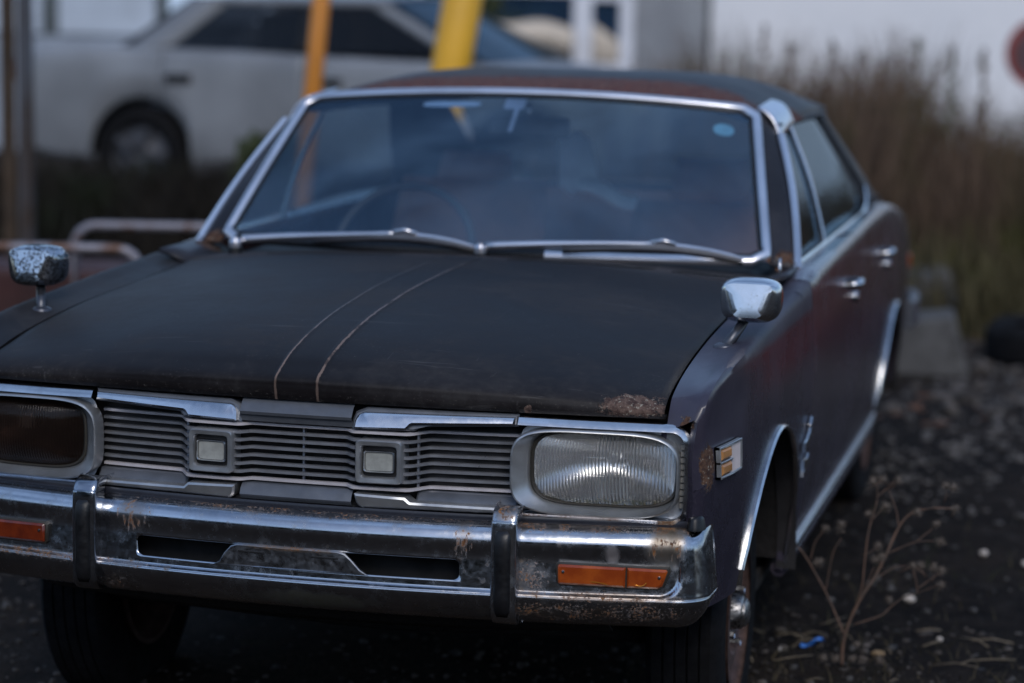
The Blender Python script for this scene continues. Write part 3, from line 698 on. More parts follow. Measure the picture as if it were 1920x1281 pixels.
# plan path: front curve then wrap round the corner to the side
plan = [(x, Yb(x)) for x in list(np.linspace(0, .66, 70))+list(np.linspace(.664, .731, 26))]
cxr, cyr, rr_ = .731, Yb(.731)+.072, .072
for t in np.linspace(0, math.radians(86), 26)[1:]:
    plan.append((cxr+rr_*1.0*math.sin(t), cyr-rr_*math.cos(t)*1.0-.0))
ex, ey = plan[-1]; plan += [(ex+.001*k, ey+.014*k) for k in range(1, 5)]
plan = [(a, b) for a, b in plan]
full = [(-a, b) for a, b in plan[::-1]][:-1]+plan
sl = np.concatenate([[0], np.cumsum([math.dist(full[i], full[i+1]) for i in range(len(full)-1)])]); sl -= sl[-1]/2
nrm = []
for i in range(len(full)):
    a = Vector(full[min(i+1, len(full)-1)])-Vector(full[max(i-1, 0)]); a.normalize(); nrm.append((a.y, -a.x))
BP = [(.080, .583), (.060, .5835), (.046, .582), (.032, .577), (.022, .569), (.0155, .559), (.0125, .549), (.0105, .535), (.0085, .52), (.0060, .50), (.0035, .48), (.0018, .465), (.0006, .4565), (.0, .446), (.0035, .432), (.011, .417), (.021, .404), (.031, .396), (.043, .390), (.050, .391)]
zr = [p for p in BP]
# refine rows round the ledge
rows_z = []
for i in range(len(BP)-1):
    k = 5 if .45 < BP[i][1] < .565 and i > 5 else 3
    for j in range(k): rows_z.append(tuple(np.array(cr([BP[max(i-1, 0)], BP[i], BP[i+1], BP[min(i+2, len(BP)-1)]], 3*k+1)[k+j])) if 0 < i < len(BP)-2 else (lerp(BP[i][0], BP[i+1][0], j/k), lerp(BP[i][1], BP[i+1][1], j/k)))
rows_z.append(BP[-1])
extra = [(.0006, z) for z in (.4555, .4545, .4535, .4525, .4515)]
rows_z = sorted(rows_z+extra, key=lambda p: rows_z.index(p) if p in rows_z else 1e9)
top_part = [p for p in rows_z if p[1] >= .545]
mid = sorted([p for p in rows_z if .449 < p[1] < .545], key=lambda p: -p[1]); low_part = [p for p in rows_z if p[1] <= .449]
rows_z = top_part+mid+low_part
RX, RR = .765, .045
def recess(s_, z):          # signed inside-ness of the recessed band (rounded far ends)
    zl, zh = .4535, .548
    dx = abs(s_)-(RX-RR); dz = (zl+RR)-z
    if dx > 0 and dz > 0: dlo = RR-math.hypot(dx, dz)
    elif dx > 0: dlo = RR-dx
    else: dlo = z-zl
    return .008*sstep(0, .0060, dlo)*sstep(.556, .515, z)
P = []
for i, ((a, b), s_, (nx, ny)) in enumerate(zip(full, sl, nrm)):
    row = []; e = sstep(.80, .93, abs(s_))
    for o, z in rows_z:
        zz = z+.030*e*sstep(.46, .57, z)                       # the wrap ends flare upwards
        if z < .46: zz = z+(.46-z)*.75*sstep(.82, .96, abs(s_))   # and taper at the bottom
        oo = o-0+recess(s_, z)
        if o > .02 and z > .57: oo = lerp(o, .03, e)
        row.append((a-nx*oo, b-ny*oo, zz))
    P.append(row)
P = np.array(P)
nu, nv = P.shape[:2]; F = gridf(nu, nv)
# slots: straight top/bottom, rounded ends
zrow = [p[1] for p in rows_z]
jt = min(range(nv), key=lambda j: abs(zrow[j]-.512)); jb = min(range(nv), key=lambda j: abs(zrow[j]-.472))
if jt > jb: jt, jb = jb, jt
def nearest_i(xv): return min(range(nu), key=lambda i: abs(full[i][0]-xv))
iL, iR = nearest_i(-.318), nearest_i(.336)
zt_, zb_ = zrow[jt], zrow[jb]
for j in range(jt, jb+1):
    q = (zrow[j]-zb_)/(zt_-zb_); c_ = .010*(max(0, (abs(q-.5)-.3))/.2)**2
    for i, tx in ((iL, -.318-.005*q+c_), (iR, .338-c_)):
        P[i, j, 0] = tx; P[i, j, 1] = Yb(tx)+rows_z[j][0]+recess(tx, rows_z[j][1])
cut = set()
for i in range(iL, iR):
    for j in range(jt, jb): cut.add(i*(nv-1)+j)
F = [f for k, f in enumerate(F) if k not in cut]
bumper = mk('front_bumper', P.reshape(-1, 3), F, CHROME_B, car, True, 50)
sdm = bumper.modifiers.new('solid', 'SOLIDIFY'); sdm.thickness = .003; sdm.offset = -1
bumper['label'] = 'dented chrome front bumper with rust spots and rubber-faced overriders'
for s in (1, -1):
    a, b = plan[-6]; mk('corner_rubber', [(0, 0, 0)], [], RUBBER, bumper) if False else None
    P_ = [[(s*(.770+rx*math.cos(t)*k), .165+ry*math.sin(t)*k, h_) for t in np.linspace(0, 2*math.pi, 20)[:-1]] for rx, ry, k, h_ in ((.019, .030, 1, .58), (.015, .028, 1, .600), (.015, .028, .8, .606), (.015, .028, .1, .607))]
    grid('corner_rubber', P_, RUBBER, bumper, cv=True)
# bumper backing bar so the slots look into darkness, overriders, lamps, plate bracket
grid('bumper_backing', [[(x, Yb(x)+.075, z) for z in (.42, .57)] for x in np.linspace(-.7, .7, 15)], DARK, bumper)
for s in (1, -1):
    cx = s*.428; W_ = .0255
    ovp = [(.05, .609), (.03, .620), (.012, .619), (-.004, .612), (-.014, .598), (-.018, .585), (-.020, .50), (-.018, .425), (-.012, .408), (.0, .397), (.02, .392), (.06, .396)]
    ovp = cr(ovp, 40); rows = []
    for u, k in ((-1, .045), (-1, .010), (-.93, .004), (-.80, .001), (-.5, 0), (.5, 0), (.80, .001), (.93, .004), (1, .010), (1, .045)):
        zc_ = .505; rows.append([(cx+u*W_*(1+.10*(y_ > .02)), Yb(.428)+y_+k, zc_+(z_-zc_)*(1-.25*min(k, .02))) for y_, z_ in ovp])
    ov = grid('overrider', rows, CHROME_O if s > 0 else chrome('overrider_chrome_left', (.42, .45, .5), .14), car, angle=50)
    rp = []
    zz = np.linspace(.413, .581, 16)
    for u in (-.0165, -.0155, -.010, .010, .0155, .0165):
        d = .0 if abs(u) < .0157 else .012
        rp.append([(cx-s*.000+u, Yb(.428)-.020-.009+d+(.006 if abs(u) > .0145 else 0)+.012*(abs(z_-.497)/.084)**6, z_) for z_ in zz])
    grid('rubber_strip', rp, RUBBER, ov, angle=60, thick=.006)
# plate bracket
def bplate(name, poly, o0, o1, mat, par, bev=.002, holes=None, sgn=1):
    poly = sub(poly, .03); pin = inset(poly, bev); n = len(poly)
    T = lambda p, o: (sgn*p[0], Yb(p[0])+o, p[1])
    V = [T(p, o1) for p in poly]+[T(p, o0+bev) for p in poly]+[T(p, o0) for p in pin]
    bmx = bmesh.new(); vs = [bmx.verts.new(v) for v in V]
    for i in range(n):
        bmx.faces.new([vs[i], vs[(i+1) % n], vs[n+(i+1) % n], vs[n+i]]); bmx.faces.new([vs[n+i], vs[n+(i+1) % n], vs[2*n+(i+1) % n], vs[2*n+i]])
    f = bmx.faces.new([vs[2*n+i] for i in range(n)]); bmesh.ops.triangulate(bmx, faces=[f]); bmesh.ops.recalc_face_normals(bmx, faces=bmx.faces)
    me = bpy.data.meshes.new(name); bmx.to_mesh(me); bmx.free(); me.materials.append(mat)
    me.polygons.foreach_set('use_smooth', [True]*len(me.polygons)); me.set_sharp_from_angle(angle=math.radians(35))
    o = bpy.data.objects.new(name, me); COL.objects.link(o); o.parent = par; return o
BRK = chrome('bracket_metal', (.36, .37, .39), .30, 0, [((0, 0, .512), (.13, 99, .006), .9, 'spot')], dirt=.6)
brk = bplate('licence_plate_bracket', [(-.155, .4705), (-.142, .478), (-.132, .495), (-.118, .510), (-.105, .5145), (.100, .5145), (.115, .511), (.128, .500), (.145, .482), (.162, .4715)], .008, .016, BRK, car)
for xx in (-.075, .075):
    bplate('bracket_slot', [(xx-.027, .4995), (xx+.027, .4995), (xx+.027, .5035), (xx-.027, .5035)], .0065, .012, DARK, brk, .001)
# indicator lamps
m = M('amber_lens'); x, y, z = m.xyz(); rb = m.math('ABSOLUTE', m.math('SINE', m.math('MULTIPLY', x, math.pi/.003)))
m.set(col=m.mix(m.rng(m.noise(25, 4), .35, .7), (.34, .055, .010), (.50, .10, .015)), rough=.16, coat=.6, crough=.08, trans=.25, ior=1.4, normal=m.bump(rb, .15, .001)); AMBER = m.m
m = M('amber_lens_dark'); x, y, z = m.xyz()
m.set(col=m.mix(m.rng(m.noise(25, 4), .35, .7), (.10, .014, .005), (.17, .025, .006)), rough=.2, coat=.4, crough=.1); AMBER_D = m.m  # darker copy of the amber lens, weaker light put into its colour
m = M('bright_amber_metal'); m.set(col=(.8, .30, .04), rough=.25, metal=.6); AMB_R = m.m
for s in (1, -1):
    ol = [(.524, .480), (.529, .474), (.712, .471), (.724, .477), (.735, .508), (.732, .5155), (.527, .5195), (.522, .514)]
    ts = bplate('turn_signal', ol, .004, .022, GASKET, car, .003, sgn=s)
    ts['label'] = 'orange turn signal lamp in the bumper' if s > 0 else 'turn signal lamp coloured dark red for the weaker light on it'
    A = AMBER if s > 0 else AMBER_D
    bplate('signal_lens', [(.528, .480), (.531, .478), (.652, .4755), (.653, .5135), (.530, .516), (.527, .513)], -.002, .008, A, ts, .004, sgn=s)
    bplate('signal_lens', [(.656, .4755), (.711, .4745), (.721, .480), (.730, .508), (.728, .5115), (.656, .5135)], -.002, .008, A, ts, .004, sgn=s)
    for xx, zz_ in ((.538, .503), (.716, .497)):
        lathe('screw', [(0, -.0045), (.0028, -.004), (.0035, -.001)], CHROME, ts, 10, 'Y', c=(s*xx, Yb(xx), zz_))
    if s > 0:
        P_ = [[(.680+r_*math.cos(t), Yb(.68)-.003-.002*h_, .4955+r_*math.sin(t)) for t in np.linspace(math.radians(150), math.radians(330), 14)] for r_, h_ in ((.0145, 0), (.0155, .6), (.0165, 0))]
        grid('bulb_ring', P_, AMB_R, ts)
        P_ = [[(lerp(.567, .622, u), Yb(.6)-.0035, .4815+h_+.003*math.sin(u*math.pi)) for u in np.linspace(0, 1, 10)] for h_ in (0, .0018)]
        grid('lens_glint', P_, AMB_R, ts)  # bright strip shaped as a glint on the lens

# ---------- windscreen
def wt(x): return (x*1.0, 1.795+.047*(abs(x)/.61)**2, 1.336-.031*(abs(x)/.61)**2)
def ws(u, v, o=0):           # u -1..1, v 0..1 (bottom..top)
    b = Vector((u*.700, 1.405+.060*u*u, .955+.004*u*u)); t = Vector(wt(u*.603))
    p = b.lerp(t, v); bow = .030*math.sin(math.pi*v)*(1-.85*u*u)
    nvec = Vector((0, -.66, .75)); return p+nvec*(bow+o)
US = np.linspace(-1, 1, 30); VS = np.linspace(0, 1, 16)
wsh = grid('windshield', [[ws(u, v) for v in VS] for u in US], GLASS_W, car)
NB = 38
fr = [ws(u, 0, .004) for u in np.linspace(-1, 1, 40)][1:-1]+[ws(1, v, .004) for v in np.linspace(0, 1, 24)][1:-1]+[ws(u, 1, .004) for u in np.linspace(1, -1, 40)][1:-1]+[ws(-1, v, .004) for v in np.linspace(1, 0, 24)][1:-1]
cen = ws(0, .5)
P_ = []
for i, p in enumerate(fr):
    t = (fr[(i+1) % len(fr)]-fr[i-1]).normalized(); inn = (cen-p); inn -= t*inn.dot(t); inn.normalize(); nn = t.cross(inn).normalized()
    if nn.y > 0: nn = -nn
    P_.append([tuple(p+inn*a+nn*b_) for a, b_ in ((.011, -.003), (.009, .004), (.003, .007), (-.006, .007), (-.012, .003), (-.014, -.004))])
grid('windshield_trim', P_[23:]+P_[:1], CHROME_WS, wsh, angle=60)
grid('lower_seal', P_[0:24], RUBBER, wsh, angle=60)
P_ = []
for i, p in enumerate(fr):
    t = (fr[(i+1) % len(fr)]-fr[i-1]).normalized(); inn = (cen-p); inn -= t*inn.dot(t); inn.normalize(); nn = t.cross(inn).normalized()
    if nn.y > 0: nn = -nn
    P_.append([tuple(p+inn*a+nn*b_) for a, b_ in ((.020, -.003), (.019, .001), (.012, .0025), (.010, -.003))])
grid('windshield_seal', P_, RUBBER, wsh, cu=True, angle=60)
# sticker in the top corner and by the mirror
STK = simple('pale_blue_sticker', (.14, .33, .42), .5); STK2 = simple('grey_sticker', (.13, .17, .24), .5)
def decal(name, u0, v0, ru, rv, mat, e=2.2):
    V = [ws(u0, v0, -.003)]+[ws(u0+ru*math.copysign(abs(math.cos(t))**(2/e), math.cos(t)), v0+rv*math.copysign(abs(math.sin(t))**(2/e), math.sin(t)), -.003) for t in np.linspace(0, 2*math.pi, 25)[:-1]]
    return mk(name, V, [(0, 1+k, 1+(k+1) % 24) for k in range(24)], mat, wsh)
decal('round_sticker', .865, .84, .042, .042, STK); decal('sticker', -.02, .925, .045, .045, STK2, 8); decal('sticker_strip', -.003, .80, .010, .09, STK2, 8)
decal('sunshade_strip', -.30, .915, .13, .022, simple('bluish_paper', (.22, .32, .45), .6), 3)

# ---------- wipers
def wiper(px_, py_, pz_, path, blade):
    wp = empty('wiper', parent=car)
    lathe('pivot', [(0, .020), (.010, .018), (.016, .008), (.016, -.004)], CHROME_WS, wp, 16, 'Z', c=(px_, py_, pz_))
    lathe('pivot_boot', [(0, -.002), (.018, -.004), (.019, -.022)], RUBBER, wp, 16, 'Z', c=(px_, py_, pz_))
    n = len(path); pc = cr(path, 20); tube('arm', pc, .0085, CHROME_WS, wp, 8, scale=[lerp(1.25, .7, k/19) for k in range(20)])
    bc_ = cr(blade, 24); sweep('blade_frame', bc_, rprof(.011, .018, .4), CHROME_WS, wp, scale=[.45+.75*math.sin(math.pi*k/23)**.5 for k in range(24)])
    tube('blade_rubber', [Vector(p)+Vector((0, .004, -.011)) for p in bc_], .005, RUBBER, wp, 6)
    mid_ = bc_[12]; tube('blade_bracket', [Vector(mid_)+Vector((-.03, -.004, .010)), Vector(mid_)+Vector((0, -.006, .016)), Vector(mid_)+Vector((.03, -.004, .008))], .006, CHROME_WS, wp, 6)
wiper(-.635, 1.375, .950, [(-.62, 1.385, .965), (-.50, 1.39, .976), (-.34, 1.388, .987), (-.215, 1.385, .995)], [(-.44, 1.398, .972), (-.32, 1.39, .984), (-.20, 1.385, .990), (-.09, 1.385, .982), (-.01, 1.39, .968)])
wiper(.005, 1.38, .962, [(.02, 1.38, .975), (.16, 1.38, .985), (.32, 1.383, .993), (.445, 1.39, .996)], [(.21, 1.385, .978), (.33, 1.386, .987), (.45, 1.39, .991), (.56, 1.40, .982), (.65, 1.41, .967)])

# ---------- greenhouse
zc_roof = smooth_interp([1.80, 1.9, 2.05, 2.3, 2.55, 2.8, 3.0, 3.12, 3.3], [1.343, 1.357, 1.370, 1.384, 1.386, 1.372, 1.345, 1.322, 1.26])
def rail(Y): return .651-.022*sstep(2.6, 3.15, Y), 1.272
P = []
for u in np.linspace(-1, 1, 44):
    row = []
    for v in np.linspace(0, 1, 34):
        y0 = wt(u*.61)[1]+.012; y0 = lerp(y0, 1.87, max(0, abs(u)-.92)/.08); Y = lerp(y0, 3.12, v); xr, zr_ = rail(Y); zc0 = zc_roof(Y)
        x = u*xr; z = zc0-(zc0-zr_)*abs(u)**5.2
        if v < .10:
            tz = 1.341-.031*(abs(x)/.61)**2+.002 if abs(u) < .93 else z
            z = lerp(min(z, tz), z, sstep(0, .10, v))
        row.append((x, Y, z))
    P.append(row)
roof = grid('roof', P, PAINT_ROOF, car, thick=.01)
def G(Y, v, s, o=0):       # greenhouse side surface (belt v=0, rail v=1)
    k = sstep(3.1, 3.9, Y); return (s*(lerp(.764-.06*k, .651-.022*sstep(2.6, 3.15, Y), v)+.012*math.sin(math.pi*v)+o), Y, lerp(.950+.006*(Y-1.6), 1.268-.012*sstep(2.5, 3.1, Y), v))
for s in (1, -1):
    yf0, yf1 = 1.470, 1.860
    # A pillar
    grid('a_pillar', [[lerpv for lerpv in [tuple(Vector(ws(s*1.012, v, -.002)).lerp(Vector(G(lerp(yf0, yf1, v), v, s)), t)) for t in np.linspace(0, 1, 6)]] for v in np.linspace(-.02, 1.0, 16)], PAINT_PILLAR, car, thick=.006)
    # bright strip up the pillar to a bright cap at the roof corner
    path = [G(lerp(yf0, yf1, v)+.008, v, s, .008) for v in np.linspace(-.02, .93, 18)]
    sweep('pillar_trim', path, rprof(.022, .018, .4), CHROME_WS, car, up=(0, 1, 0))
    cap = [[(s*(lerp(.672, .605, t)+.008*math.sin(t*3)), lerp(1.845, 2.07, q)+.02*t, lerp(lerp(1.232, 1.272, q), lerp(1.315, 1.328, q), t)+.014*math.sin(t*math.pi)) for t in np.linspace(0, 1, 8)] for q in np.linspace(0, 1, 8)]
    grid('roof_corner_cap', cap, CHROME_WS, car, thick=.006)
    # drip rail
    sweep('drip_rail', [G(Y, 1.0, s, .006) for Y in np.linspace(1.88, 3.0, 20)], rprof(.014, .014, .4), PAINT_ROOF, car)
    # windows
    def yr(v): return lerp(3.13, 2.68, v)
    def bp_(v): return lerp(2.07, 2.10, v)
    for nm, fa, fb in (('front_side_window', lambda v: lerp(yf0, yf1, v)+.01, lambda v: bp_(v)-.01), ('rear_side_window', lambda v: bp_(v)+.012, yr)):
        grid(nm, [[G(lerp(fa(v), fb(v), t), v, s, -.006) for v in np.linspace(0, .985, 10)] for t in np.linspace(0, 1, 10)], GLASS_S, car)
    sweep('window_divider', [G(bp_(v), v, s, .0) for v in np.linspace(0, .98, 10)], rprof(.012, .020, .3), CHROME, car, up=(0, 1, 0))
    # belt trim sweeping up at the rear
    bt = [G(Y, 0, s, .006) for Y in np.linspace(yf0, 2.9, 20)]+[G(Y, v, s, .006) for Y, v in ((3.0, .015), (3.1, .06), (3.17, .14), (3.20, .22))]
    sweep('belt_trim', bt, rprof(.012, .018, .4), CHROME, car)
    # black vent behind the glass, then painted rear pillar
    grid('vent_panel', [[G(lerp(yr(v), yr(v)+.16, t), v, s, -.004) for v in np.linspace(0, .985, 10)] for t in np.linspace(0, 1, 6)], DARK, car)
    def cp(t, v):
        a = Vector(G(yr(v)+.15, v, s, .004)); b_ = Vector((s*lerp(.665, .575, v), lerp(3.93, 3.03, v), lerp(.955, 1.285, v))); p = a.lerp(b_, t)
        p.x += s*.035*math.sin(math.pi*t)*(1-v*.3); return p
    grid('c_pillar', [[cp(t, v) for v in np.linspace(0, 1, 14)] for t in np.linspace(0, 1, 14)], PAINT_ROOF, car, thick=.006)
grid('rear_window', [[(u*lerp(.65, .55, v), lerp(3.92, 3.10, v)+.05*(1-u*u), lerp(.955, 1.312, v)+.01*(1-u*u)-.04*u**4*v) for v in np.linspace(0, 1, 10)] for u in np.linspace(-1, 1, 16)], GLASS_S, car)
grid('trunk_lid', [[(u*.70, lerp(3.88, 4.46, v), lerp(.950, .835, v*v)+.012*(1-u*u)) for v in np.linspace(0, 1, 10)] for u in np.linspace(-1, 1, 16)], PAINT_ROOF, car, thick=.01)
grid('rear_panel', [[(u*.75, 4.47+.02*(1-u*u), lerp(.35, .835, v)) for v in np.linspace(0, 1, 6)] for u in np.linspace(-1, 1, 12)], PAINT_SIDE, car)
rb = [(.815, 4.22), (.822, 4.35), (.81, 4.50), (.76, 4.56), (.4, 4.60), (-.4, 4.60), (-.76, 4.56), (-.81, 4.50), (-.822, 4.35), (-.815, 4.22)]
sweep('rear_bumper', [(a, b_, .50) for a, b_ in cr(rb, 50)], rprof(.03, .12, .5), ALU_GREY, car)
for s in (1, -1):
    box('tail_lamp', (s*.745, 4.478, .67), (.10, .03, .05), AMBER, car)

# ---------- cabin
box('dashboard', (0, 1.66, .86), (1.36, .34, .13), DASH, car, .03)
stw = empty('steering_wheel', parent=car)
Rw = Matrix.Translation((-.38, 1.98, .89)) @ Matrix.Rotation(math.radians(62), 4, 'X')
tube('rim', [Rw @ Vector((.195*math.cos(t), .195*math.sin(t), 0)) for t in np.linspace(0, 2*math.pi, 41)[:-1]], .011, DASH, stw, 8, closed=True)
for a in (195, 345):
    t = math.radians(a); tube('spoke', [Rw @ Vector((0, 0, 0)), Rw @ Vector((.19*math.cos(t), .19*math.sin(t), 0))], .010, DASH, stw, 6)
tube('column', [Rw @ Vector((0, 0, 0)), (-.38, 1.66, .76)], .03, DASH, stw, 10)
def seat(cx, cy, w_, h0, h1, mat, label, cover=None):
    st = empty('seat', parent=car); st['label'] = label
    b1 = box('cushion', (cx, cy-.25, h0), (w_, .52, .18), mat, st, .05)
    P_ = [[(cx+u*w_/2*lerp(1, .86, v), cy+.06+.16*v-.05*(1-u*u)-.03*math.sin(math.pi*v), lerp(h0+.02, h1, v)) for v in np.linspace(0, 1, 8)] for u in np.linspace(-1, 1, 10)]
    bk = grid('backrest', P_, mat, st, thick=.10, off=1)
    return st
seat(-.36, 2.42, .52, .56, 1.05, BROWN, 'driver seat in worn brown vinyl')
s2 = seat(.36, 2.46, .54, .56, 1.00, BROWN, 'passenger seat in worn brown vinyl')
s3 = seat(0, 3.15, 1.25, .56, .98, BROWN, 'brown rear bench seat')
for hx in (-.36, .36):
    P_ = [[(hx+u*.12*(1-.15*v*v), 2.62+.04*v-.02*(1-u*u), lerp(1.01, 1.13, v)) for v in np.linspace(0, 1, 6)] for u in np.linspace(-1, 1, 8)]
    grid('headrest', P_, BROWN, car, thick=.07, off=1)
P_ = [[(-.035+u*(.068-.02*v)+.03*(1-v), 2.52+.03*v-.03*(1-u*u), lerp(1.03, 1.195, v)+.012*math.sin(u*5)) for v in np.linspace(0, 1, 8)] for u in np.linspace(-1, 1, 10)]
grid('pale_shape', P_, PALE_CABIN, car, thick=.02, off=1)  # pale upright shape between the front seats
P_ = [[(lerp(.0, .17, u), 2.5-.05*v, lerp(1.06, 1.015, u)-.03*v+.01*math.sin(u*6)) for v in np.linspace(0, 1, 4)] for u in np.linspace(0, 1, 8)]
grid('pale_shape', P_, PALE_CABIN, car, thick=.015)
grid('headlining', [[(u*.6, Y, zc_roof(Y)-.035-.06*u**4) for Y in np.linspace(1.9, 3.06, 8)] for u in np.linspace(-1, 1, 10)], simple('headlining_vinyl', (.20, .20, .20), .8), car)
rv = box('rear_view_mirror', (.0, 1.86, 1.245), (.22, .025, .055), DARK, car, .01); tube('mirror_stalk', [(0, 1.87, 1.25), (0, 1.86, 1.31)], .008, CHROME, rv)

# ---------- fender mirrors
def fmirror(s, mat):
    mr = empty('fender_mirror', parent=car); cx, cyy, czz = s*.797, .57, .970
    loops = []
    def L(hw, hh, y, e=3.2, top=1.0, dz=0, dx=0, n=40):
        out = []
        for k in range(n):
            a = 2*math.pi*k/n; c, sn = math.cos(a), math.sin(a)
            X_ = hw*math.copysign(abs(c)**(2/e), c); Z_ = hh*math.copysign(abs(sn)**(2/e), sn); X_ *= lerp(1, top, .5-Z_/(2*hh))
            out.append((cx+X_+dx, cyy+y, czz+Z_+dz))
        return out
    loops = [L(.061, .042, .055, 3.2, .93), L(.064, .044, .052, 3.2, .93), L(.0655, .0455, .030, 3.4, .92), L(.064, .044, .008, 3.6, .90), L(.060, .040, -.008, 4, .78, .001), L(.056, .037, -.014, 5, .62, .002), L(.052, .034, -.018, 6, .54, .003), L(.035, .022, -.0195, 6, .54, .003), L(.012, .008, -.020, 6, .54, .003)]
    # tilt the front facet upwards: lower part further forward
    loops = [[(a, b_-(0 if i < 2 else .22*max(0, (czz+.03-c_))*(min(i, 6)/6)), c_) for a, b_, c_ in lp] for i, lp in enumerate(loops)]
    P_ = np.array(loops); nu, nv = P_.shape[:2]; V = list(P_.reshape(-1, 3)); V += [np.mean(P_[-1], axis=0), np.mean(P_[0], axis=0)]
    mk('housing', V, gridf(nu, nv, False, True)+[((nu-1)*nv+k, (nu-1)*nv+(k+1) % nv, len(V)-2) for k in range(nv)], mat, mr, True, 40)
    g = [L(.0565, .043, .054, 3.2, .82)]; gc = (cx, cyy+.054, czz)
    g = [L(.058, .040, .054, 3.2, .93)]
    mk('mirror_glass', g[0]+[gc], [(k, (k+1) % 40, 40) for k in range(40)], CHROME, mr)
    bx0, by0 = s*.757, .525; bz0 = .8785
    a0, a1 = Vector((bx0, by0, bz0)), Vector((cx-s*.008, cyy+.02, .935))
    tube('arm', [a0, a0.lerp(a1, .5)+Vector((0, 0, -.002)), a1], .0115, simple('mirror_arm_metal', (.10, .105, .12), .35, .8), mr, 12, scale=[1.05, .95, .85])
    lathe('base', [(0, .012), (.014, .011), (.021, .007), (.024, 0), (.024, -.006)], simple('mirror_base_metal', (.09, .095, .115), .35, .6), mr, 24, 'Z', c=(bx0-s*.002, by0-.002, bz0-.002))
    return mr
fmirror(1, CHROME_MIR)['label'] = 'bright chrome fender mirror beside the clear headlight'; fmirror(-1, CHROME_PIT)['label'] = 'pitted and peeling chrome fender mirror'
tube('antenna_stub', [(.755, 1.30, .925), (.755, 1.30, .985)], .003, CHROME, car)

# ---------- wheels
def wheel(cx, cy, steer, front, s):
    wh = empty('wheel', (cx, cy, .262), car); wh.rotation_euler = (0, 0, steer)
    w2 = .079
    prof = [(.172, -w2*.75), (.20, -w2*.98), (.25, -w2*1.06), (.283, -w2*.98), (.297, -w2*.86)]
    tops = []
    for k in range(5):
        a = lerp(-.80, .80, (k)/5)*w2; b_ = lerp(-.80, .80, (k+1)/5)*w2
        tops += [(.3025, a+.001), (.3025, b_-.004), (.2955, b_-.003), (.2955, b_-.0005)]
    prof = prof+tops[:-2]+[(.297, w2*.86), (.283, w2*.98), (.25, w2*1.06), (.20, w2*.98), (.172, w2*.75)]
    ty = lathe('tyre', prof, TYRE, wh, 96, 'X', 25)
    for v in ty.data.vertices:        # the tyre is soft: flat where it stands, bulging beside it
        if v.co.z < -.262+.001: v.co.x *= 1+.9*(-.262-v.co.z); v.co.z = -.262+.001
    rim = [(.172, -w2*.95), (.178, -w2*.85), (.160, -w2*.5), (.150, 0), (.150, w2*.2), (.160, w2*.65), (.178, w2*.85), (.184, w2*1.02), (.172, w2*1.04)]
    lathe('rim', rim, RIM, wh, 48, 'X', 30)
    d = s*w2
    lathe('wheel_disc', [(.165, d*.70), (.14, d*.62), (.12, d*.86), (.095, d*.90), (.07, d*.62), (.0, d*.62)], RIM, wh, 40, 'X', 30)
    lathe('hub_cap', [(.040, d*.60), (.040, d*.92), (.036, d*1.10), (.032, d*1.13), (.031, d*1.20), (.022, d*1.27), (.010, d*1.30), (0, d*1.30)], CHROME_HUB, wh, 32, 'X', 40)
    for k in range(4):
        a = k*math.pi/2+.4; lathe('wheel_nut', [(0, d*.86), (.009, d*1.02), (.010, d*.7)], CHROME, wh, 6, 'X', c=(0, .082*math.cos(a), .082*math.sin(a)))
    return wh
wheel(.684, .785, math.radians(1.5), True, 1); wheel(-.684, .785, math.radians(1.5), True, -1)
wheel(.680, 3.45, 0, False, 1); wheel(-.680, 3.45, 0, False, -1)

